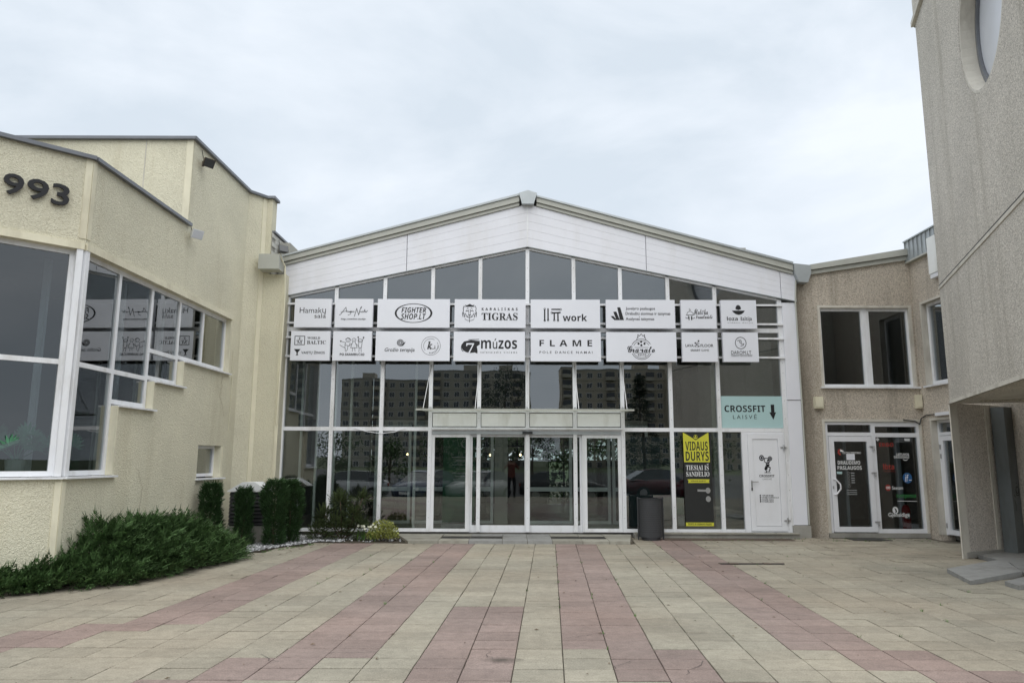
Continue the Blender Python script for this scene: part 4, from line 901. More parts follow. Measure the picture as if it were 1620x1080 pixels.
# gutter box, cables
part('gutter_box', MB().box(FE2, 0.0, 0.46, 5.79, 6.13, 0.02, 0.35), 'trim', bb)
part('downpipe', MB().path([FE2.P(0.44, 6.15, 0.3), FE2.P(0.52, 5.9, 0.1), FE2.P(0.535, 5.2, 0.05), FE2.P(0.50, 2.4, 0.05)], 0.02), 'cream_trim', bb)
part('cable', MB().path([FB.P(-0.35, 3.9, 0.01), FB.P(-0.30, 3.0, 0.01), FB.P(-0.33, 2.2, 0.01)], 0.006, 4), 'cream_trim', bb)
def wall_crack(u, z, L, seed):
    rr = random.Random(seed); mb = MB(); x, y = u, z
    for i in range(12):
        nx, ny = x + rr.gauss(0.03, 0.045), y - L / 12
        mb.add([FB.P(x, y, 0.016), FB.P(nx, ny, 0.016), FB.P(nx + 0.009, ny, 0.016), FB.P(x + 0.009, y, 0.016)], [(0, 1, 2, 3)]); x, y = nx, ny
    part('crack', mb, plain('crack_shade', (0.28, 0.22, 0.12), 0.95), bb, fix=False)
wall_crack(-3.9, 1.5, 0.75, 2); wall_crack(-0.8, 3.3, 0.8, 5)
# floodlights
def flood(p, aim, m, label, lens='glass_opal'):
    f = root('floodlight', label, 'floodlight', p, 'floodlights on the cream wall')
    p = Vector(p); aim = Vector(aim).normalized(); fr = Fr((p.x, p.y), (-aim.y, aim.x) if abs(aim.x) + abs(aim.y) > 0.1 else (1, 0))
    c = p + Vector((aim.x, aim.y, 0)).normalized() * 0.14
    s_ = Vector((-aim.y, aim.x, 0)).normalized(); up = s_.cross(aim).normalized()
    if up.z < 0: up = -up
    k = []
    for dd, sc in ((0.0, 1.0), (0.13, 0.55)):
        for sx, sy in ((-1, -1), (1, -1), (1, 1), (-1, 1)): k.append(c + aim * (0.07 - dd) + s_ * sx * 0.11 * sc + up * sy * 0.085 * sc)
    part('housing', MB().hexa(k), m, f)
    part('lens', MB().hexa([c + aim * q + s_ * sx * 0.1 + up * sy * 0.075 for q in (0.078, 0.071) for sx, sy in ((-1, -1), (1, -1), (1, 1), (-1, 1))]), lens, f)
    part('arm', MB().tube(p, c - aim * 0.02, 0.014, 6).tube(p - Vector((0, 0, 0.05)), p + Vector((0, 0, 0.05)), 0.02, 6), m, f)
    part('lead', MB().path([p, p + Vector((0, 0, 0.1)), p + Vector((-0.02, -0.05, 0.25))], 0.006, 4), 'black', f)
p = FB.P(-2.62, 5.72, 0.02); flood(p, (0.75, -0.5, -0.35), 'whiteink', 'white floodlight below the end of the lower parapet')
p = FB.P(-2.35, 7.22, 0.02); flood(p, (0.7, -0.5, -0.5), plain('bronze_paint', (0.10, 0.075, 0.055), 0.5), 'brown floodlight high under the upper roof edge', 'blockglass')
flood((-5.22, 15.95, 6.24), (0.6, -0.7, 0.3), 'blackmetal', 'black floodlight on the gutter box beside the glass gable', 'blockglass')

# ================================================================== TAN WING (right)
tw = root('tan_wing', 'tan roughcast wing at right with an office window above glazed doors', 'building', (7.8, D, 0))
XE, XF = 6.445, 9.14
def roofz(x): return 5.85 + (x - 6.8) * 0.155
part('wall', MB().prism(FF, [(XE, 5.13), (XF, 5.13), (XF, roofz(XF)), (XE, roofz(XE))], -0.3, 0).box(FF, XE, 6.985, 2.52, 5.13, -0.3, 0).box(FF, 6.985, 9.05, 2.52, 3.265, -0.3, 0).box(FF, 9.05, XF, 2.52, 5.13, -0.3, 0).box(FF, XE, 6.95, -0.03, 2.52, -0.3, 0).box(FF, 9.07, XF, -0.03, 2.52, -0.3, 0), 'tan', tw)
FFS = Fr((XF, D), (0, -1))         # side wall coming forward
FFS.n = Vector((-1, 0, 0))
part('wall', MB().box(FFS, -0.3, 0.35, -0.03, 6.2, -0.3, 0).box(FFS, 0.35, 1.9, 5.14, 6.2, -0.3, 0).box(FFS, 0.35, 1.9, 2.56, 3.27, -0.3, 0).box(FFS, 1.35, 1.9, 3.27, 5.14, -0.3, 0).box(FFS, 1.42, 1.9, -0.03, 2.56, -0.3, 0).box(FFS, 1.9, 4.2, -0.03, 6.2, -0.3, 0), 'tan', tw)
part('roof_trim', MB().prism(FF, [(6.81, roofz(6.81)), (9.10, roofz(9.10)), (9.10, roofz(9.10) + 0.10), (6.81, roofz(6.81) + 0.09)], -0.1, 0.06), 'trim', tw)
part('roof_trim', MB().prism(FF, [(6.81, roofz(6.81) + 0.10), (9.10, roofz(9.10) + 0.11), (9.10, roofz(9.10) + 0.26), (6.81, roofz(6.81) + 0.22)], -0.1, 0.11), 'trim', tw)
part('roof', MB().prism(FF, [(6.45, roofz(6.45) + 0.05), (9.1, roofz(9.1) + 0.05), (14, 6.5), (14, 6.6), (9.1, roofz(9.1) + 0.2), (6.45, roofz(6.45) + 0.15)], -6.0, -0.105), 'inner', tw)
for i in range(13):
    u = 0.02 + i * 0.17
    part('seam_panel', MB().box(FFS, u, u + 0.166, 6.16, 6.62, 0.03, 0.07).box(FFS, u - 0.002, u + 0.012, 6.16, 6.62, 0.0702, 0.095), 'zinc', tw)
part('seam_capping', MB().box(FFS, 0.0, 2.3, 6.621, 6.65, -0.3, 0.11), 'zinc', tw)
part('seam_drip', MB().box(FFS, 0.0, 2.3, 6.12, 6.158, 0.0, 0.10), 'trim', tw)
# upper window
def surround(parent, fr, u0, u1, z0, z1, w_=0.05, d0=-0.2, d1=0.02, sill=True):
    part('surround', MB().box(fr, u0 - w_, u0 + 0.004, z0, z1 + w_, d0, d1).box(fr, u1 - 0.004, u1 + w_, z0, z1 + w_, d0, d1).box(fr, u0 + 0.004, u1 - 0.004, z1 - 0.004, z1 + w_, d0, d1 - 0.002), 'grey_trim', parent)
    if sill: part('sill', MB().box(fr, u0 - w_ - 0.03, u1 + w_ + 0.05, z0 - 0.04, z0 - 0.005, d0, d1 + 0.05), 'white', parent)
w1 = part('window', MB().box(FF, 8.005, 8.095, 3.29, 5.085, -0.14, -0.05), 'white', tw, label='wide two-light upper window')
surround(w1, FF, 7.0, 9.04, 3.285, 5.09)
for u0, u1 in ((7.0, 8.005), (8.095, 9.04)):
    part('frame', MB().box(FF, u0, u0 + 0.05, 3.285, 5.09, -0.14, -0.06).box(FF, u1 - 0.05, u1, 3.285, 5.09, -0.14, -0.06).box(FF, u0 + 0.05, u1 - 0.05, 5.02, 5.09, -0.14, -0.062).box(FF, u0 + 0.05, u1 - 0.05, 3.285, 3.345, -0.14, -0.062), 'white', w1)
    part('pane', MB().box(FF, u0 + 0.04, u1 - 0.04, 3.335, 5.03, -0.11, -0.09), 'glass_tint', w1)
w2 = part('window', MB().box(FFS, 0.36, 0.44, 3.30, 5.10, -0.2, -0.1).box(FFS, 1.27, 1.34, 3.30, 5.10, -0.2, -0.1).box(FFS, 0.44, 1.27, 5.03, 5.10, -0.2, -0.102).box(FFS, 0.44, 1.27, 3.30, 3.37, -0.2, -0.102), 'white', tw, label='narrow upper window in the side wall')
part('pane', MB().box(FFS, 0.43, 1.28, 3.36, 5.04, -0.16, -0.14), 'glass_tint', w2)
surround(w2, FFS, 0.35, 1.35, 3.28, 5.10, 0.045)
# doors
ds = part('door_surround', MB().box(FF, 6.90, 6.955, 0.0, 2.56, -0.2, 0.02).box(FF, 9.055, 9.10, 0.0, 2.56, -0.2, 0.02).box(FF, 6.955, 9.055, 2.505, 2.56, -0.2, 0.018), 'grey_trim', tw)
dfm = part('door_frame', MB().box(FF, 6.957, 7.02, 0.1, 2.50, -0.12, -0.02).box(FF, 7.99, 8.075, 0.1, 2.50, -0.12, -0.02).box(FF, 9.0, 9.053, 0.1, 2.50, -0.12, -0.02).box(FF, 7.02, 7.99, 2.44, 2.50, -0.12, -0.022).box(FF, 8.075, 9.0, 2.40, 2.50, -0.12, -0.022).box(FF, 7.02, 7.99, 2.19, 2.27, -0.12, -0.022).box(FF, 8.075, 9.0, 2.17, 2.26, -0.12, -0.022).box(FF, 8.075, 9.0, 0.1, 0.185, -0.12, -0.022), 'pvc', tw)
part('pane', MB().box(FF, 7.01, 8.0, 2.26, 2.45, -0.08, -0.06), 'glass_tint', dfm)
part('pane', MB().box(FF, 8.07, 9.005, 2.25, 2.41, -0.08, -0.06), 'glass_tint', dfm)
part('pane', MB().box(FF, 8.07, 9.005, 0.18, 2.18, -0.08, -0.06), 'glass_tint', dfm)
gd = framed('glazed_door', tw, FF, 7.03, 7.98, 0.12, 2.18, 0.11, -0.10, -0.005, m='pvc', g='glass_tint', label='white glazed entrance door with a bowed white handle')
part('handle', MB().path([FF.P(7.075, 1.25, 0.0), FF.P(7.10, 1.25, 0.05), FF.P(7.19, 1.14, 0.07), FF.P(7.195, 1.04, 0.07), FF.P(7.10, 0.92, 0.05), FF.P(7.075, 0.92, 0.0)], 0.017, 8), 'pvc', gd)
part('lock', MB().box(FF, 7.05, 7.075, 1.04, 1.10, -0.005, 0.008), 'steel', gd)
for z in (0.3, 1.35, 1.92): part('hinge', MB().tube(FF.P(8.0, z - 0.05, 0.01), FF.P(8.0, z + 0.05, 0.01), 0.018, 8).box(FF, 7.92, 8.03, z + 0.03, z + 0.05, -0.005, 0.02), 'steel', gd)
part('threshold', MB().box(FF, 6.9, 9.1, 0.0, 0.098, -0.2, 0.03), 'concrete', tw)
sd_ = framed('glazed_door', tw, FFS, 0.42, 1.40, 0.12, 2.18, 0.10, -0.2, -0.11, m='pvc', g='glass_tint', label='second glazed door in the side wall')
part('frame', MB().box(FFS, 0.36, 0.418, 0.1, 2.52, -0.21, -0.11).box(FFS, 0.418, 1.40, 2.19, 2.26, -0.21, -0.112).box(FFS, 0.418, 1.40, 2.46, 2.52, -0.21, -0.112), 'pvc', sd_)
part('fanlight', MB().box(FFS, 0.41, 1.40, 2.25, 2.47, -0.17, -0.15), 'glass_tint', sd_)
for z in (0.3, 1.75, 1.95): part('hinge', MB().tube(FFS.P(0.415, z - 0.05, -0.1), FFS.P(0.415, z + 0.05, -0.1), 0.016, 8), 'steel', sd_)
surround(sd_, FFS, 0.35, 1.42, 0.1, 2.52, 0.045, sill=False)
part('lamp_strip', MB().box(FFS, 0.62, 1.3, 2.60, 2.67, 0.0, 0.07), 'pvc', tw)
part('cable', MB().path([FF.P(8.7, 2.55, 0.03), FF.P(8.95, 2.52, 0.04), FF.P(9.05, 2.45, 0.04), FF.P(9.10, 2.58, 0.03), FFS.P(0.2, 2.64, 0.02), FFS.P(0.62, 2.64, 0.03)], 0.012, 6), 'blackmetal', tw)
for i, (fr, u0, u1, z0, z1, lab) in enumerate(((FF, 6.735, 6.92, 2.79, 3.05, 'cream wall box above the left edge of the glazed door'), (FF, 9.00, 9.12, 2.80, 3.10, 'cream wall box in the corner above the side light'))):
    q = root('wall_box', lab, 'box', fr.P((u0 + u1) / 2, z0, 0), 'cream boxes on the tan wall')
    part('case', MB().box(fr, u0, u1, z0, z1, 0.0, 0.11), 'cream_trim', q)
    part('cover', MB().box(fr, u0 + 0.012, u1 - 0.012, z0 + 0.03, z1 - 0.012, 0.111, 0.125), 'cream_trim', q)
# rooms behind
part('room', MB().wbox(6.45, 13.5, 20.5, 20.6, 0, 6).wbox(6.45, 13.5, 16.72, 20.5, 2.86, 2.98).wbox(6.45, 13.5, 16.72, 20.5, 0.0, 0.09).wbox(13.4, 13.5, 13, 20.5, 0, 6).wbox(9.45, 13.5, 12.2, 16.72, 2.86, 2.98).wbox(9.46, 13.5, 12.2, 16.72, 0.0, 0.09).wbox(9.46, 13.5, 12.1, 12.2, 0, 6).wbox(9.2, 14, 12.1, 16.7, 6.2, 6.3), 'inner', tw)
part('inner_screen', MB().wbox(7.55, 7.62, 16.9, 18.5, 0.1, 2.6).wbox(8.4, 8.46, 17.6, 17.7, 0.1, 2.5).wbox(8.8, 8.9, 17.0, 17.1, 0.1, 2.5), 'white', tw)
fe = root('fire_extinguisher', 'red fire extinguisher standing inside the side light', 'extinguisher', (8.85, 16.85, 0.095))
part('cylinder', MB().lathe((8.85, 16.85, 0.095), [(0.085, 0), (0.09, 0.02), (0.09, 0.48), (0.06, 0.56), (0.03, 0.58)], 16), plain('red_enamel', (0.5, 0.02, 0.02), 0.3), fe, smooth=True)
part('valve', MB().tube((8.85, 16.85, 0.68), (8.85, 16.85, 0.74), 0.025).tube((8.80, 16.80, 0.73), (8.92, 16.85, 0.75), 0.012), 'blackmetal', fe)
part('label', MB().wbox(8.82, 8.88, 16.752, 16.757, 0.38, 0.50), 'whiteink', fe)
# door print
SHD = (140, 225, 475, 938); FCD = (7.14, 7.87, 0.23, 2.07); dd = -0.04
def print_(m, f, nm='lettering', par=gd, sh=SHD, fc=FCD):
    a = Art(FF, sh, fc, dd); f(a); a.done(nm, m, par)
print_('whiteink', lambda a: a.text(bold('DRAUDIMO'), 172, 388, 400, 420).text(bold('PASLAUGOS'), 166, 432, 412, 464).text('centras sprendimas'.upper(), 225, 312, 412, 330, 0.01).poly([(205, 290), (240, 302), (236, 312), (206, 312)]))
print_('redink', lambda a: a.ring(208, 315, 30, 28, 18, 90, 270), 'emblem')
print_('greyink', lambda a: [a.line([(300, y), (332, y)], 8) for y in (492, 512, 534, 553, 572)] + [a.ring(272, y, 12, 12, 3) for y in (492, 520, 548, 576, 604)] + [a.line([(248, y), (345, y)], 6) for y in (636, 654, 670)], 'small_print')
bp_ = Art(FF, SHD, FCD, -0.041); bp_.poly([(264, 330), (350, 330), (350, 382), (264, 382)]); bp_.done('paper_notice', 'board', gd)
bp_ = Art(FF, SHD, FCD, -0.041); bp_.poly([(156, 480), (210, 480), (210, 500), (156, 500)]); bp_.done('green_sticker', 'aqua', gd)
SHS = (515, 170, 935, 958); FCS = (8.075, 9.0, 0.185, 2.17); dd = -0.057
PS = dict(par=dfm, sh=SHS, fc=FCS)
print_('redink', lambda a: a.text(bold('ERGO'), 556, 220, 700, 254).text(bold('lbta'), 580, 402, 690, 452).line([(582, 468), (700, 468)], 3), 'red_lettering', **PS)
print_('whiteink', lambda a: a.text('LETUVOS'.replace('LE', 'LIE'), 722, 310, 848, 332, 0.03).text(bold('DRAUDIMAS'), 696, 334, 848, 354).ring(808, 352, 30, 22, 6, 30, 150).text('Seesam', 652, 594, 760, 624, 0.01).text('Gjensidige', 594, 820, 806, 866, 0.015).disc(668, 800, 29, 30).poly([(524, 190), (543, 172), (562, 190), (543, 208)]).poly([(812, 180), (868, 182), (868, 204), (814, 202)]), 'white_lettering', **PS)
print_('redink', lambda a: a.disc(612, 608, 28, 28), 'red_badge', **PS)
print_('blueink', lambda a: a.disc(814, 524, 46, 46), 'blue_badge', **PS)
print_('greenink', lambda a: a.text(bold('compensa'), 690, 665, 884, 705), 'green_lettering', **PS)
dd = -0.053
print_('whiteink', lambda a: a.text(bold('if'), 786, 494, 826, 556, 0.0, 1.0, 0.3).line([(828, 542), (852, 542)], 6).ring(602, 608, 11, 11, 5).ring(622, 608, 11, 11, 5).line([(696, 722), (886, 722)], 4), 'badge_lettering', **PS)
print_('posterblack', lambda a: a.poly([(658, 780), (676, 790), (684, 812), (664, 826), (668, 805)]), 'badge_emblem', **PS)
tag(part('door_mat', MB().slab([(7.15, 15.75), (7.95, 15.75), (7.85, 16.3), (7.2, 16.3)], 0.004, 0.016), 'grate'), 'thin dark door mat in front of the white glazed door', 'mat')

# ================================================================== GREY BUILDING (far right)
gb = root('grey_building', 'tall grey pebble-dashed building at right edge with a round window', 'building', (7.73, 12.95, 0))
FG = Fr((7.73, 12.95), (-0.34, -0.94)); FG.n = Vector((-0.94, 0.34, 0)).normalized()
gu = FG.u
CZ, CUU, CR = 7.74, 4.0, 1.11       # round window centre, radius
ZG0, ZG1, GL = 2.64, 10.9, 6.3
# front leaf of the wall with a real round opening
bm = bmesh.new(); n = 48
outer = [(-0.02, ZG0), (GL, ZG0), (GL, ZG1), (-0.02, ZG1)]
circ = [(CUU + CR * math.cos(2 * math.pi * i / n), CZ + CR * math.sin(2 * math.pi * i / n)) for i in range(n)]
def sq(t):
    c, s_ = math.cos(t), math.sin(t); k = 1.5 / max(abs(c), abs(s_)); return (CUU + c * k, CZ + s_ * k)
mbw = MB()
ring_o = [sq(2 * math.pi * i / n) for i in range(n)]
for d0 in (0.0, -0.35):
    vs = [FG.P(*p, d0) for p in circ] + [FG.P(*p, d0) for p in ring_o]
    mbw.add(vs, [(i, (i + 1) % n, n + (i + 1) % n, n + i) for i in range(n)])
vs = [FG.P(*p, 0) for p in circ] + [FG.P(*p, -0.35) for p in circ]
mbw.add(vs, [(i, (i + 1) % n, n + (i + 1) % n, n + i) for i in range(n)])
bmw = MB()
a0, a1, b0, b1 = CUU - 1.5, CUU + 1.5, CZ - 1.5, CZ + 1.5
for u0, u1, z0, z1 in ((0, a0, ZG0, ZG1), (a1, GL, ZG0, ZG1), (a0, a1, ZG0, b0), (a0, a1, b1, ZG1)): bmw.box(FG, u0, u1, z0, z1, -0.35, 0)
o1 = part('wall', bmw, 'grey', gb); 
mbw2 = part('wall', mbw, 'grey', gb)
part('wall', MB().box(FG, 0, 0.35, ZG0, ZG1, -6, -0.35).box(FG, GL - 0.35, GL, ZG0, ZG1, -6, -0.35), 'grey', gb)
part('soffit', MB().box(FG, 0.0, GL, ZG0 + 0.03, ZG0 + 0.18, -6, -0.352), 'grey_trim', gb)
part('roof', MB().box(FG, 0, GL, ZG1 - 0.2, ZG1 - 0.05, -6, -0.352), 'concrete', gb)
part('joint_band', MB().box(FG, -0.004, GL, 4.70, 4.755, 0.0, 0.014), 'grey_trim', gb)
part('joint_band', MB().box(FG, -0.006, GL, 4.758, 4.785, 0.0, 0.004), 'dark', gb)
part('edge_band', MB().box(FG, -0.006, GL, ZG0 - 0.0, ZG0 + 0.055, -0.02, 0.016), 'grey_trim', gb)
part('coping', MB().box(FG, -0.09, GL, 9.92, 10.02, -0.02, 0.06).box(FG, -0.12, 0.0, 9.92, 10.9, -0.3, 0.0), 'grey_trim', gb)
rw = part('round_window', MB().add([FG.P(CUU + r * math.cos(2 * math.pi * i / n), CZ + r * math.sin(2 * math.pi * i / n), d) for r, d in ((CR - 0.005, -0.005), (CR - 0.005, -0.34), (CR - 0.05, -0.34), (CR - 0.05, -0.005)) for i in range(n)], [(k * n + i, k * n + (i + 1) % n, ((k + 1) % 4) * n + (i + 1) % n, ((k + 1) % 4) * n + i) for k in range(4) for i in range(n)]), 'grey_trim', gb, label='round window high in the wall')
part('frame', MB().add([FG.P(CUU + r * math.cos(2 * math.pi * i / n), CZ + r * math.sin(2 * math.pi * i / n), d) for r, d in ((CR - 0.05, -0.20), (CR - 0.05, -0.28), (CR - 0.13, -0.28), (CR - 0.13, -0.20)) for i in range(n)], [(k * n + i, k * n + (i + 1) % n, ((k + 1) % 4) * n + (i + 1) % n, ((k + 1) % 4) * n + i) for k in range(4) for i in range(n)]), 'coping', rw)
part('pane', MB().prism(FG, [(CUU + (CR - 0.14) * math.cos(2 * math.pi * i / n), CZ + (CR - 0.14) * math.sin(2 * math.pi * i / n)) for i in range(n)], -0.26, -0.24), 'glass_opal', rw)
# recess below: pillar, panel, steel column
FP = Fr((7.80, 13.02), (1.0, 0.53))
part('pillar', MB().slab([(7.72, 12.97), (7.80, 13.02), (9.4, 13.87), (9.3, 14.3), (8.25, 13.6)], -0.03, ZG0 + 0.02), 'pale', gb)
part('edge_trim', MB().box(FP, -0.05, 0.12, -0.02, 2.62, 0.0, 0.02).box(FP, 0.96, 1.06, 0.0, 2.62, 0.0, 0.016), 'grey_trim', gb)
part('edge_trim', MB().box(Fr((7.72, 12.97), (0.08, 0.05)), -0.02, 0.04, -0.02, 2.62, 0.0, 0.02), 'grey_trim', gb)
part('plinth', MB().box(FP, 0.0, 1.1, 0.0, 0.10, 0.0, 0.035), 'concrete', gb)
sc_ = part('steel_column', MB().box(FP, 1.13, 1.42, 0.0, 2.62, 0.02, 0.25), plain('grey_paint', (0.15, 0.165, 0.165), 0.5, var=0.1, dirt=((0.08, 0.075, 0.06), 0.6, 3.0)), gb, label='grey painted steel column with a scrawl of graffiti')
a = Art(FP, (0, 0, 100, 300), (1.13, 1.42, 0.6, 1.5), 0.2505)
a.ring(60, 120, 16, 22, 5).line([(44, 120), (46, 150), (72, 152), (76, 120)], 5).disc(88, 90, 6).disc(56, 80, 4).line([(20, 180), (30, 210), (24, 240)], 4).line([(18, 150), (34, 160)], 4).done('graffiti', 'black', sc_)
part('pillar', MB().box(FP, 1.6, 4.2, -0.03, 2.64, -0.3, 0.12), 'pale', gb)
ls = root('light_box_sign', 'white box sign seen edge on, fixed high by the grey wall', 'sign', FFS.P(1.0, 5.5, 0.1))
part('case', MB().box(FFS, 0.98, 1.3, 5.62, 6.42, 0.03, 0.13), 'spandrel', ls)
part('mount', MB().box(FFS, 1.0, 1.28, 5.52, 5.61, 0.0, 0.12), 'pvc', ls)

# ================================================================== PLANTING
rf = random.Random(11)
struct('planting_bed', MB().slab([p for p in BED], -0.02, 0.006), 'soil')
mb = MB()
for i in range(5200):
    for _ in range(20):
        x, y = rf.uniform(-6.0, -2.0), rf.uniform(12.2, 16.3)
        if inpoly(x, y, BED) and (x + y * 0.0 < -3.4 or rf.random() < 0.12): break
    r = rf.uniform(0.012, 0.034); c = Vector((x, y, 0.008 + r * 0.4 + rf.uniform(0, 0.015)))
    q = Matrix.Rotation(rf.uniform(0, 6.3), 3, 'Z') @ Matrix.Rotation(rf.uniform(-.8, .8), 3, 'X')
    vs = [c + q @ Vector(v) for v in ((r, 0, 0), (0, r * .8, 0), (-r, 0, 0), (0, -r * .8, 0), (0, 0, r * .7), (0, 0, -r * .5))]
    mb.add(vs, [(0, 1, 4), (1, 2, 4), (2, 3, 4), (3, 0, 4), (1, 0, 5), (2, 1, 5), (3, 2, 5), (0, 3, 5)])
part('gravel', mb, 'gravel', None, fix=False, kind='stuff')

def spray(mb, p, d, L, wd, n, rng, droop=0.0):
    """a feathery branchlet: a stem of narrow pointed scale-leaves"""
    d = d.normalized(); s_ = d.cross(Vector((0, 0, 1)))
    s_ = s_.normalized() if s_.length > 1e-3 else Vector((1, 0, 0)); s_ = (Matrix.Rotation(rng.uniform(-0.9, 0.9), 3, d) @ s_)
    up = s_.cross(d)
    for i in range(n):
        t = i / n; q = p + d * L * t - Vector((0, 0, 1)) * droop * t * t * L
        for sg in (-1, 1):
            l = L * 0.36 * (1 - 0.6 * t) * rng.uniform(0.7, 1.2)
            e = (d * 0.8 + s_ * sg * rng.uniform(0.45, 0.9) + up * rng.uniform(-0.35, 0.45)).normalized()
            w_ = wd * rng.uniform(0.7, 1.3); cc = e.cross(up).normalized() * w_
            m_ = q + e * l * 0.45
            mb.add([q, m_ + cc, q + e * l, m_ - cc], [(0, 1, 2, 3)])
    q = p + d * L; cc = s_ * wd
    mb.add([p + d * L * 0.7 - cc, p + d * L * 0.7 + cc, q + d * L * 0.2], [(0, 1, 2)])

# spreading juniper
jn = root('juniper', 'broad dark green spreading juniper against the cream wall', 'shrub', (-5.6, 11.2, 0))
def jh(x, y):
    """mound height"""
    edge = float(np.interp(y, [8.3, 9.15, 10.02, 12.3, 13.4], [-7.1, -6.11, -5.06, -4.52, -4.75]))
    xw = -5.98 if y > 10 else -6.0 - (10 - y) * 1.078
    f = (edge - x) / max(0.15, edge - xw)
    if f < 0 or f > 1 or y > 13.4: return 0
    ridge = float(np.interp(y, [8.3, 9.7, 10.15, 10.5, 12.2, 13.0, 13.4], [0.12, 0.17, 0.34, 0.62, 0.64, 0.40, 0.10])) + 0.05 * math.sin(y * 7 + x * 4)
    return ridge * min(1, f * 1.8) ** 0.6
mb = MB(); cnt = 0
while cnt < 5200:
    x, y = rf.uniform(-7.5, -4.45), rf.uniform(8.3, 13.4)
    h = jh(x, y)
    if h <= 0.02: continue
    k = rf.random() ** 0.45; z = h * k
    gx = (jh(x + 0.1, y) - jh(x - 0.1, y)); gy = (jh(x, y + 0.1) - jh(x, y - 0.1))
    d = Vector((-gx * 1.2 + 0.55, -gy * 1.0 - 0.25 + rf.uniform(-.5, .5), 0.25 + 0.3 * k)) + Vector((rf.gauss(0, .3), rf.gauss(0, .3), rf.gauss(0, .22)))
    spray(mb, Vector((x, y, z + 0.01)), d, rf.uniform(0.16, 0.34), 0.0085, 9, rf, 0.15); cnt += 1
part('foliage', mb, 'juniper', jn, fix=False)
mb = MB()
for i in range(14):
    a_ = rf.uniform(-1.2, 1.2); b0 = Vector((-5.85, 11.0 + rf.uniform(-1, 2.0), 0.0)); e_ = b0 + Vector((rf.uniform(0.1, 0.6), math.sin(a_) * 0.8, rf.uniform(0.1, 0.3))); mb.tube(b0, e_, 0.014, 5, 0.005)
part('branch', mb, 'bark', jn)

# clipped yew columns
def yew(x, y, r, h, label, seed):
    rr = random.Random(seed); t = root('yew', label, 'shrub', (x, y, 0), 'clipped yew columns round the cabinet')
    mb = MB()
    for i in range(int(2300 * h * (r / 0.2))):
        z = h * rr.random() ** 0.85; a_ = rr.uniform(0, 6.283)
        rad = r * (0.82 + 0.18 * math.sin(z * 5 + seed) + 0.1 * math.sin(a_ * 3 + z * 4)) * (1.0 if z < h * 0.82 else max(0.45, 1 - (z - h * 0.82) / (h * 0.18) * 0.55)) * (0.55 + 0.45 * rr.random() ** 0.35)
        p = Vector((x + rad * math.cos(a_), y + rad * math.sin(a_), z + 0.01))
        spray(mb, p, Vector((math.cos(a_) * 0.8 + rr.gauss(0, .3), math.sin(a_) * 0.8 + rr.gauss(0, .3), rr.uniform(0.3, 1.2))), rr.uniform(0.06, 0.12), 0.008, 3, rr)
    part('foliage', mb, 'yew', t, fix=False)
    part('stem', MB().tube((x, y, -0.02), (x, y, h * 0.7), 0.03, 6, 0.012), 'bark', t)
yew(-5.60, 14.0, 0.23, 1.15, 'clipped dark yew column left of the louvred cabinet against the wall', 1)
yew(-5.13, 14.42, 0.17, 1.06, 'clipped dark yew column standing in front of the louvred cabinet', 2)
yew(-4.57, 14.50, 0.23, 1.20, 'clipped dark yew column right of the louvred cabinet', 3)
yew(-4.40, 14.95, 0.23, 1.17, 'clipped dark yew column nearest the glass front', 4)
# louvred cabinet
cb = root('louvred_cabinet', 'low dark louvred cabinet with white gabled top on a concrete base', 'cabinet', (-5.2, 14.95, 0))
CF = Fr((-5.22, 14.80), (1, 0))
part('base', MB().box(CF, -0.36, 0.40, -0.02, 0.34, -0.45, 0.0), 'concrete', cb)
part('case', MB().box(CF, -0.34, 0.38, 0.342, 1.0, -0.42, -0.035), 'dark', cb)
for i in range(9):
    z = 0.36 + i * 0.071
    part('slat', MB().add([CF.P(u, zz, d) for u, zz, d in ((-0.35, z, 0.0), (0.39, z, 0.0), (0.39, z + 0.05, -0.03), (-0.35, z + 0.05, -0.03), (-0.35, z + 0.008, 0.0), (0.39, z + 0.008, 0.0), (0.39, z + 0.058, -0.03), (-0.35, z + 0.058, -0.03))], [(0, 1, 2, 3), (7, 6, 5, 4), (0, 4, 5, 1), (1, 5, 6, 2), (2, 6, 7, 3), (3, 7, 4, 0)]), 'blackmetal', cb)
part('top', MB().prism(CF, [(-0.39, 1.002), (0.43, 1.002), (0.43, 1.02), (0.14, 1.19), (-0.10, 1.19), (-0.39, 1.02)], -0.46, 0.03), 'whiteink', cb)
# twisted little conifer
tcn = root('dwarf_conifer', 'small twisted brownish conifer in front of the glass', 'shrub', (-3.5, 15.5, 0))
mb, st_ = MB(), MB()
for cx, cy, cz, r, nn in ((-3.55, 15.55, 0.78, 0.2, 120), (-3.85, 15.5, 0.5, 0.16, 90), (-3.25, 15.5, 0.55, 0.15, 70), (-3.6, 15.5, 0.25, 0.26, 190), (-3.2, 15.55, 0.28, 0.22, 120), (-3.95, 15.45, 0.15, 0.2, 90), (-3.1, 15.6, 0.85, 0.12, 40)):
    st_.path([Vector((-3.5, 15.55, 0)), Vector(((cx - 3.5) / 2 + rf.uniform(-.1, .1), 15.55, cz * 0.5)), Vector((cx, cy, cz))], 0.014, 5)
    for i in range(nn * 2):
        v = Vector((rf.gauss(0, 1), rf.gauss(0, 1), rf.gauss(0, 1))).normalized()
        spray(mb, Vector((cx, cy, cz)) + v * r * rf.random() ** 0.4, v + Vector((0, 0, 0.6)), rf.uniform(0.07, 0.15), 0.009, 4, rf)
part('foliage', mb, 'mugo', tcn, fix=False); part('branch', st_, 'bark', tcn)
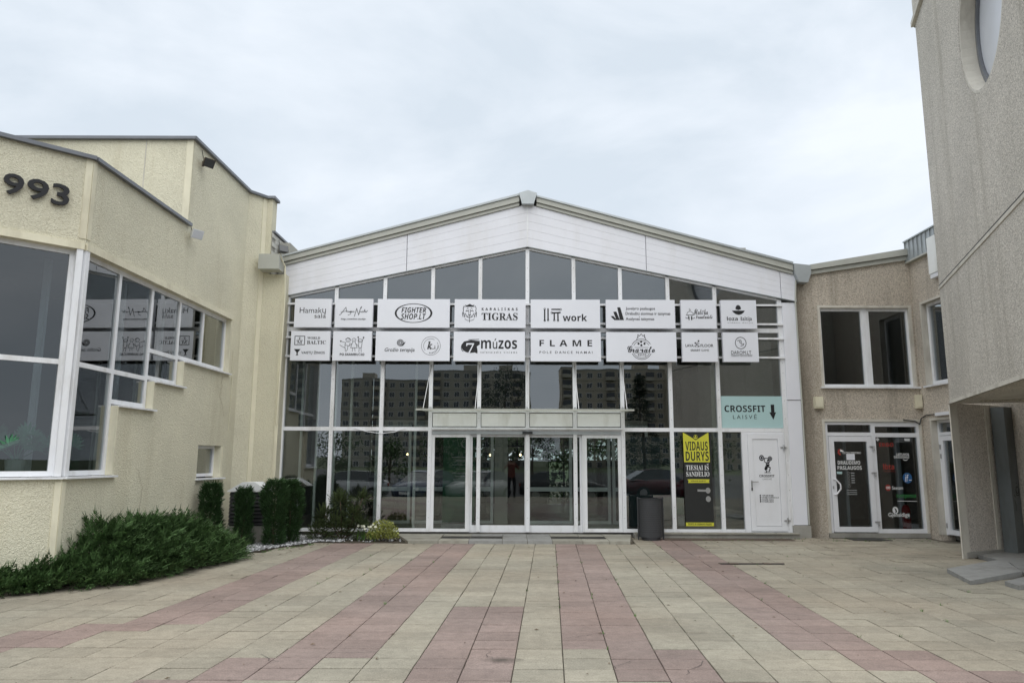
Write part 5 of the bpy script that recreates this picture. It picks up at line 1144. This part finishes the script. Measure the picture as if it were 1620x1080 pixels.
# variegated bush
vb = root('variegated_bush', 'low yellow-green variegated bush left of the entrance step', 'shrub', (-2.62, 15.45, 0))
mb = MB()
for i in range(1500):
    v = Vector((rf.gauss(0, 1), rf.gauss(0, 1), abs(rf.gauss(0, 0.9)))).normalized(); r = rf.random() ** 0.4
    p = Vector((-2.62, 15.42, 0.06)) + Vector((v.x * 0.33, v.y * 0.25, v.z * 0.36)) * r
    a_ = (v + Vector((rf.gauss(0, .5), rf.gauss(0, .5), rf.gauss(0.2, .5)))).normalized(); b_ = a_.cross(Vector((rf.gauss(0, 1), rf.gauss(0, 1), rf.gauss(0, 1)))).normalized(); l = rf.uniform(0.03, 0.055)
    mb.add([p, p + a_ * l * .5 + b_ * l * .33, p + a_ * l, p + a_ * l * .5 - b_ * l * .33], [(0, 1, 2, 3)])
part('foliage', mb, 'varieg', vb, fix=False)
part('stem', MB().tube((-2.62, 15.42, 0), (-2.62, 15.42, 0.25), 0.015, 5), 'bark', vb)
# white flowers
for i in range(9):
    x, y, h = -3.12 + i * 0.045 + rf.uniform(-.03, .03), 15.36 + rf.uniform(-.12, .12), rf.uniform(0.2, 0.3)
    f = root('white_tulip', 'white tulip in a small clump beside the variegated bush', 'flower', (x, y, 0), 'white tulips by the variegated bush')
    part('stem', MB().tube((x, y, 0), (x + 0.01, y, h), 0.004, 5), 'grass', f)
    mb = MB()
    for k in range(4):
        a_ = k * 1.6 + i; dv = Vector((math.cos(a_), math.sin(a_), 1.6)).normalized(); s_ = Vector((-math.sin(a_), math.cos(a_), 0)) * 0.012; b_ = Vector((x, y, 0.01)); l = h * 0.8
        mb.add([b_ - s_ * .5, b_ + dv * l * .5 - s_, b_ + dv * l, b_ + dv * l * .5 + s_], [(0, 1, 2, 3)])
    part('leaves', mb, 'grass', f, fix=False)
    mb = MB()
    for k in range(6):
        a_ = k * 1.047 + i; o_ = Vector((math.cos(a_), math.sin(a_), 0)); s_ = Vector((-math.sin(a_), math.cos(a_), 0)) * 0.02; b_ = Vector((x + 0.01, y, h))
        mb.add([b_, b_ + o_ * .028 + s_ + Vector((0, 0, .025)), b_ + o_ * .018 + Vector((0, 0, .065)), b_ + o_ * .028 - s_ + Vector((0, 0, .025))], [(0, 1, 2, 3)])
    part('petals', mb, 'petal', f, fix=False)
# house plants in the corner window
def house_plant(p, h, n, label, seed):
    rr = random.Random(seed); t = root('potted_plant', label, 'plant', p, 'potted plants behind the corner window'); p = Vector(p)
    part('pot', MB().lathe(p, [(0.09, 0), (0.11, 0.02), (0.13, 0.2), (0.12, 0.2), (0.1, 0.17)], 14), 'pot', t)
    mb, ms = MB(), MB()
    for i in range(n):
        a_ = i * 2.4 + rr.uniform(-.3, .3); el = rr.uniform(0.5, 1.2); l = h * rr.uniform(0.6, 1.0)
        tip = p + Vector((math.cos(a_) * math.cos(el) * l, math.sin(a_) * math.cos(el) * l, 0.18 + math.sin(el) * l)); ms.tube(p + Vector((0, 0, 0.17)), tip, 0.006, 5)
        d = Vector((rr.uniform(-.6, .6), rr.uniform(-.4, .4), 0.8)).normalized(); s_ = Vector((0.73, 0.68, rr.uniform(-.5, .5))).normalized()
        for k in range(-4, 5):
            e_ = (d * math.cos(k * 0.36) + s_ * math.sin(k * 0.36)).normalized(); q = tip + d * 0.03; ll = 0.2 - 0.012 * abs(k); nn = e_.cross(d.cross(s_)).normalized() * 0.02
            mb.add([q, q + e_ * ll * .6 + nn, q + e_ * ll, q + e_ * ll * .6 - nn], [(0, 1, 2, 3)])
    part('leaves', mb, 'house_plant', t, fix=False); part('stalks', ms, 'house_plant', t)
house_plant(FA.P(-0.48, 1.42, -0.40), 0.40, 9, 'fan-leaved plant in a white pot behind the corner window', 1)
house_plant(FA.P(-1.0, 1.42, -0.40), 0.5, 9, 'taller potted plant at the left edge of the corner window', 2)
house_plant(FB.P(-5.0, 1.4, -0.5), 0.35, 8, 'low potted plant behind the stepped side window', 3)

# ================================================================== ACROSS THE CAR PARK (seen in the glass)
def block(x0, x1, y, h, floors, cols, m, label, stair):
    b = root('apartment_block', label, 'building', ((x0 + x1) / 2, y, -1.2), 'apartment blocks facing the glass front')
    fr = Fr((x1, y), (-1, 0)); Lx = x1 - x0            # faces +Y
    part('body', MB().box(fr, 0, Lx, -1.25, h, -12, 0), m, b)
    part('parapet', MB().box(fr, -0.1, Lx + 0.1, h, h + 0.35, -12.1, 0.1), 'concrete', b)
    for s_ in stair: part('lift_house', MB().box(fr, s_, s_ + 4.2, h + 0.35, h + 2.3, -7, -2), m, b)
    fh = (h + 1.2) / floors; cw = Lx / cols
    wm = MB().box(fr, 0, 1.5, 0, 1.45, 0.0, 0.05).mesh('window', (0, 0, 0)); 
    for r in range(floors):
        for c in range(cols):
            u, z = c * cw + (cw - 1.5) / 2, -1.2 + r * fh + 0.9
            if c % 4 == 1:
                part('balcony', MB().box(fr, u - 0.5, u + 2.0, z - 0.9, z + 0.15, 0.05, 1.1), 'panel2' if m == 'panel' else 'panel', b)
                part('balcony_glazing', MB().box(fr, u - 0.45, u + 1.95, z + 0.16, z + 1.5, 0.05, 1.05), 'blockglass', b)
            else:
                wf = part('window', MB().box(fr, u - 0.07, u + 1.57, z - 0.07, z + 1.52, 0.001, 0.04), 'white', b)
                part('pane', MB().box(fr, u, u + 0.72, z, z + 1.45, 0.041, 0.05).box(fr, u + 0.8, u + 1.5, z, z + 1.45, 0.041, 0.05), 'blockglass', wf)
    for r in range(1, floors): part('panel_joint', MB().box(fr, 0, Lx, -1.2 + r * fh - 0.03, -1.2 + r * fh + 0.03, 0.0, 0.012), 'dark', b)
    return b
block(-53, -25, -200, 26.5, 9, 9, 'panel', 'grey panel apartment block seen leftmost in the glass', [18])
block(-25, 6, -196, 29.0, 10, 10, 'panel', 'grey-brown panel apartment block behind the pine in the glass', [17, 6])
block(15.5, 48, -194, 30.5, 10, 10, 'panel2', 'ochre panel apartment block behind the spruce in the glass', [5])
block(48, 76, -190, 33.0, 11, 9, 'panel2', 'tallest ochre apartment block at the right of the reflections', [10])

def spruce(x, y, h, r, label, seed):
    rr = random.Random(seed); t = root('spruce_tree', label, 'tree', (x, y, -1.2)); mb = MB()
    part('trunk', MB().tube((x, y, -1.25), (x, y, h * 0.95), 0.18, 8, 0.03), 'bark', t)
    for i in range(2600):
        f = rr.random() ** 1.2; z = -0.4 + (h + 0.4) * (1 - (1 - f) ** 1.0); rad = r * (1 - (z + 0.4) / (h + 0.4)) * (0.75 + 0.25 * math.sin(z * 4.2)) ; a_ = rr.uniform(0, 6.283); q = rad * rr.random() ** 0.5
        p = Vector((x + q * math.cos(a_), y + q * math.sin(a_), z - q * 0.25)); spray(mb, p, Vector((math.cos(a_), math.sin(a_), -0.25)), rr.uniform(0.35, 0.7), 0.05, 2, rr)
    part('crown', mb, 'spruce', t, fix=False); return t
def leafy(x, y, h, r, label, seed, m='treeleaf', base=-1.2, n=2200, group=None):
    rr = random.Random(seed); t = root('broadleaf_tree', label, 'tree', (x, y, base), group); mb, tr = MB(), MB()
    tr.tube((x, y, base - 0.05), (x, y, base + h * 0.55), 0.14, 8, 0.07)
    cl = [(x + rr.gauss(0, r * .5), y + rr.gauss(0, r * .5), base + h * rr.uniform(0.4, 0.92), r * rr.uniform(0.3, 0.55)) for _ in range(11)]
    for c in cl: tr.tube((x, y, base + h * 0.4), c[:3], 0.05, 5, 0.015)
    for i in range(n):
        c = rr.choice(cl); v = Vector((rr.gauss(0, 1), rr.gauss(0, 1), rr.gauss(0, .8))).normalized() * c[3] * rr.random() ** 0.4; p = Vector(c[:3]) + v
        a_ = Vector((rr.gauss(0, 1), rr.gauss(0, 1), rr.gauss(0, 1))).normalized(); b_ = a_.cross(Vector((rr.gauss(0, 1), rr.gauss(0, 1), rr.gauss(0, 1)))).normalized(); l = rr.uniform(0.14, 0.3)
        mb.add([p - a_ * l * .5, p + b_ * l * .3, p + a_ * l * .5, p - b_ * l * .3], [(0, 1, 2, 3)])
    part('crown', mb, m, t, fix=False); part('trunk', tr, 'bark', t); return t
spruce(12.8, -40, 10.4, 3.3, 'tall dark spruce standing before the ochre apartment block', 3)
leafy(-0.9, -46, 13.0, 3.0, 'tall dark pine with a ragged crown in the gap between blocks', 5, 'spruce', n=2600)
leafy(2.2, -44, 7.6, 2.0, 'smaller dark tree right of the ragged pine', 6, 'spruce', n=1500)
for i, (x, y, h, r, lab) in enumerate(((-16, -34, 5.0, 2.4, 'low leafy tree beyond the car park, leftmost of its row'), (-10.5, -32, 4.4, 2.2, 'low leafy tree beyond the car park behind the grey car'), (-6, -35, 5.2, 2.3, 'low leafy tree beyond the car park, left of the pine'), (5.5, -33, 4.6, 2.2, 'low leafy tree beyond the car park, left of the spruce'), (18, -35, 5.0, 2.5, 'low leafy tree beyond the car park, right of the spruce'))):
    leafy(x, y, h, r, lab, 20 + i, group='low trees beyond the car park', n=1300)
for i, (x, y, h, r, lab) in enumerate(((-2.5, 32, 5.5, 2.2, 'leafy tree behind the hall seen through the left sliding door'), (1.5, 33, 6.0, 2.5, 'leafy tree behind the hall seen through the right sliding door'), (5.5, 32, 5.5, 2.2, 'leafy tree behind the hall seen through the right side light'))):
    leafy(x, y, h, r, lab, 40 + i, base=-0.03, group='trees behind the hall', n=4200)

hd = root('hedge', 'tall green hedge behind the hall seen through the doors', 'hedge', (1.0, 31, -0.03)); rh = random.Random(8); mb = MB()
for i in range(7000):
    p = Vector((rh.uniform(-6, 9), 30.6 + rh.random() ** 2 * 1.4, rh.uniform(0, 1) * (3.4 + 0.5 * math.sin(rh.uniform(0, 6)))))
    a_ = Vector((rh.gauss(0, 1), rh.gauss(0, 1), rh.gauss(0, 1))).normalized(); b_ = a_.cross(Vector((rh.gauss(0, 1), rh.gauss(0, 1), rh.gauss(0, 1)))).normalized(); l = rh.uniform(0.14, 0.28)
    mb.add([p - a_ * l * .5, p + b_ * l * .3, p + a_ * l * .5, p - b_ * l * .3], [(0, 1, 2, 3)])
part('foliage', mb, 'treeleaf', hd, fix=False)
mb, mw = MB(), MB()
for i in range(420):
    if i < 150: x, y = rh.uniform(-4.5, 7.0), rh.uniform(5.3, 15.0)
    elif i < 300: x, y = rh.uniform(2.6, 9.0), 16.05 - abs(rh.gauss(0, 0.35))
    else: t_ = rh.random(); x, y = -6.0 + 2.2 * t_ + abs(rh.gauss(0, .2)), 9.3 + 5.6 * t_ ** 1.1
    a_ = rh.uniform(0, 6.283); l = rh.uniform(0.008, 0.028); d_ = Vector((math.cos(a_), math.sin(a_), 0)) * l; e_ = Vector((-math.sin(a_), math.cos(a_), 0)) * l * 0.4; c_ = Vector((x, y, 0.008))
    mb.add([c_ - d_, c_ - e_ + Vector((0, 0, l * .3)), c_ + d_, c_ + e_ + Vector((0, 0, l * .25))], [(0, 1, 2, 3)])
part('leaf_litter', mb, plain('dry_leaf', (0.13, 0.09, 0.05), 0.9, island=0.5), None, fix=False, kind='stuff')
for i in range(130):
    if i < 45:
        k = rh.randint(-8, 14); y = rh.uniform(6, 14.8); x = X0 + TW * k - SH * (Y0 - y)
    elif i < 95: x, y = rh.uniform(2.6, 9.0), rh.choice((16.07, 16.09, 15.68))
    else: t_ = rh.random(); x, y = -4.5 + 0.7 * t_ + rh.uniform(0, .06), 13.4 + 1.6 * t_
    for q in range(6):
        a_ = rh.uniform(0, 6.283); h_ = rh.uniform(0.012, 0.045); b0 = Vector((x + rh.uniform(-.015, .015), y + rh.uniform(-.015, .015), 0)); w_ = Vector((-math.sin(a_), math.cos(a_), 0)) * 0.004
        mw.add([b0 - w_, b0 + w_, b0 + Vector((math.cos(a_) * .025, math.sin(a_) * .025, h_))], [(0, 1, 2)])
part('weeds', mw, 'grass', None, fix=False, kind='stuff')

def car_meshes(paint_m):
    t = root('parked_car', '', 'car', (0, 0, 0), 'cars parked in front of the glass hall')
    ST = [(-2.15, 0.55, 0.35, 0.62), (-2.05, 0.74, 0.28, 0.78), (-1.2, 0.86, 0.22, 0.95), (-0.6, 0.88, 0.2, 0.98), (0.9, 0.88, 0.2, 0.98), (1.6, 0.86, 0.22, 0.98), (2.05, 0.78, 0.3, 0.95), (2.15, 0.66, 0.38, 0.8)]
    mb = MB(); vs = []
    for x, w_, z0, z1 in ST: vs += [(x, -w_ * .9, z0), (x, -w_, (z0 + z1) / 2), (x, -w_ * .93, z1), (x, 0, z1 + 0.04), (x, w_ * .93, z1), (x, w_, (z0 + z1) / 2), (x, w_ * .9, z0), (x, 0, z0)]
    fs = [(k * 8 + i, k * 8 + (i + 1) % 8, (k + 1) * 8 + (i + 1) % 8, (k + 1) * 8 + i) for k in range(len(ST) - 1) for i in range(8)] + [tuple(range(8)), tuple(range(63, 55, -1))]
    mb.add(vs, fs); part('body', mb, paint_m, t, smooth=True)
    G = [(-1.05, 0.8, 0.94), (-0.3, 0.66, 1.40), (0.3, 0.66, 1.47), (1.2, 0.64, 1.42), (1.95, 0.76, 0.96)]
    mb = MB(); vs = []
    for x, w_, z in G: vs += [(x, -0.83, 0.93), (x, -w_, z), (x, w_, z), (x, 0.83, 0.93)]
    mb.add(vs, [(k * 4 + i, k * 4 + i + 1, k * 4 + i + 5, k * 4 + i + 4) for k in range(4) for i in range(3)] + [(0, 1, 2, 3), (19, 18, 17, 16)]); part('windows', mb, 'blockglass', t)
    mb = MB().add([(-0.32, -0.64, 1.41), (-0.32, 0.64, 1.41), (0.3, 0.64, 1.482), (0.3, -0.64, 1.482), (1.2, 0.62, 1.435), (1.2, -0.62, 1.435)], [(0, 1, 2, 3), (3, 2, 4, 5)]); part('roof', mb, paint_m, t, fix=False)
    for x in (-1.35, 1.3):
        for s_ in (-1, 1):
            wh = part('wheel', MB().tube((x, s_ * 0.68, 0.32), (x, s_ * 0.885, 0.32), 0.32, 18), 'tyre', t); part('rim', MB().tube((x, s_ * 0.88, 0.32), (x, s_ * 0.895, 0.32), 0.2, 12), 'steel', wh)
    for s_ in (-1, 1):
        part('headlight', MB().wbox(-2.13, -2.0, s_ * 0.55 - 0.14, s_ * 0.55 + 0.14, 0.60, 0.72), 'glass_opal', t)
        part('mirror', MB().wbox(-0.75, -0.6, s_ * 0.98 - 0.09, s_ * 0.98 + 0.09, 0.96, 1.08), paint_m, t)
        part('tail_light', MB().wbox(2.05, 2.15, s_ * 0.6 - 0.12, s_ * 0.6 + 0.12, 0.72, 0.86), 'redink', t)
    part('number_plate', MB().wbox(-2.17, -2.15, -0.26, 0.26, 0.42, 0.53), 'whiteink', t)
    return t
def car_paint(n, c): return plain(n, c, 0.2, var=0.02, spec=0.6)
for i, (pm, x, y, rot, lab) in enumerate(((car_paint('silver_paint', (0.45, 0.46, 0.47)), -8.2, -6.6, R(-8), 'silver car parked side on, leftmost of the reflected cars'), (car_paint('navy_paint', (0.02, 0.035, 0.08)), -4.2, -6.2, R(-70), 'dark blue car parked nose towards the glass'), (car_paint('white_paint', (0.7, 0.7, 0.7)), -1.6, -6.8, R(-62), 'white car parked nose on left of the doors'), (car_paint('black_paint', (0.015, 0.015, 0.017)), 2.6, -6.5, R(188), 'black car parked side on opposite the doors'), (car_paint('maroon_paint', (0.09, 0.015, 0.02)), 7.6, -7.0, R(175), 'dark red car parked side on at the right of the reflections'))):
    c = car_meshes(pm); c.location = (x, y + 2.3, -0.35); c.rotation_euler[2] = rot; c['label'] = lab

# the photographer, mirrored in the doors
ph = root('person', 'person in a dusty red jumper and dark trousers holding a phone up with both hands', 'person', (0, -0.42, -0.03))
def skin(name, pts, edges, m, parent, rootv=0, sub=2):
    me = bpy.data.meshes.new(name); me.from_pydata([p[:3] for p in pts], edges, [])
    o = bpy.data.objects.new(name, me); COL.objects.link(o)
    o.modifiers.new('skin', 'SKIN'); sv = me.skin_vertices[0].data
    for i, p in enumerate(pts): sv[i].radius = (p[3], p[4] if len(p) > 4 else p[3]); sv[i].use_root = (i == rootv)
    s_ = o.modifiers.new('sub', 'SUBSURF'); s_.levels = sub; s_.render_levels = sub
    dg = bpy.context.evaluated_depsgraph_get(); me2 = bpy.data.meshes.new_from_object(o.evaluated_get(dg)); bpy.data.objects.remove(o); bpy.data.meshes.remove(me)
    mats = m if isinstance(m, list) else [m]
    me2.materials.clear()
    for q in mats: me2.materials.append(M[q])
    if len(mats) == 3:
        for p in me2.polygons:
            z = p.center.z; x = abs(p.center.x)
            p.material_index = 0 if z > 1.49 and x < 0.13 or (z > 1.55) else (1 if z > 0.92 else 2)
    for p in me2.polygons: p.use_smooth = True
    o = bpy.data.objects.new(name, me2); COL.objects.link(o); o.parent = parent; return o
P_ = [(0, 0, 0.98, .16, .11), (0, 0, 1.2, .155, .1), (0, 0, 1.42, .17, .10), (0, 0, 1.52, .06, .06), (0, .02, 1.64, .085, .1), (0, .02, 1.74, .075, .09),
      (.2, 0, 1.43, .06, .06), (.34, .06, 1.28, .048, .048), (.16, .27, 1.53, .034, .034), (.08, .32, 1.60, .03, .04), (-.2, 0, 1.43, .06, .06), (-.34, .06, 1.28, .048, .048), (-.16, .27, 1.53, .034, .034), (-.08, .32, 1.60, .03, .04),
      (.1, 0, .9, .095, .1), (.12, .02, .5, .06, .065), (.13, -.02, .1, .042, .045), (.14, .12, .05, .04, .03), (-.1, 0, .9, .095, .1), (-.12, .02, .5, .06, .065), (-.13, -.02, .1, .042, .045), (-.14, .12, .05, .04, .03)]
E_ = [(0, 1), (1, 2), (2, 3), (3, 4), (4, 5), (2, 6), (6, 7), (7, 8), (8, 9), (2, 10), (10, 11), (11, 12), (12, 13), (0, 14), (14, 15), (15, 16), (16, 17), (0, 18), (18, 19), (19, 20), (20, 21)]
skin('body', P_, E_, ['skin', 'cloth_red', 'cloth_dark'], ph)
for sg in (-1, 1):
    for k in range(5):
        skin('finger', [(sg * .075, .325, 1.60 + .012 * k, .009), (sg * .055, .35, 1.605 + .013 * k, .0085), (sg * .04, .345, 1.605 + .013 * k, .008)], [(0, 1), (1, 2)], 'skin', ph, 0, 1)
part('hair', MB().lathe((0, -0.405, 1.70), [(0.095, -0.08), (0.105, -0.02), (0.098, 0.05), (0.06, 0.095), (0.02, 0.105)], 14), 'cloth_dark', ph, smooth=True)
part('phone', MB().wbox(-0.075, 0.075, -0.085, -0.075, 1.575, 1.615), 'blackmetal', ph)
SC.cycles.samples = 96
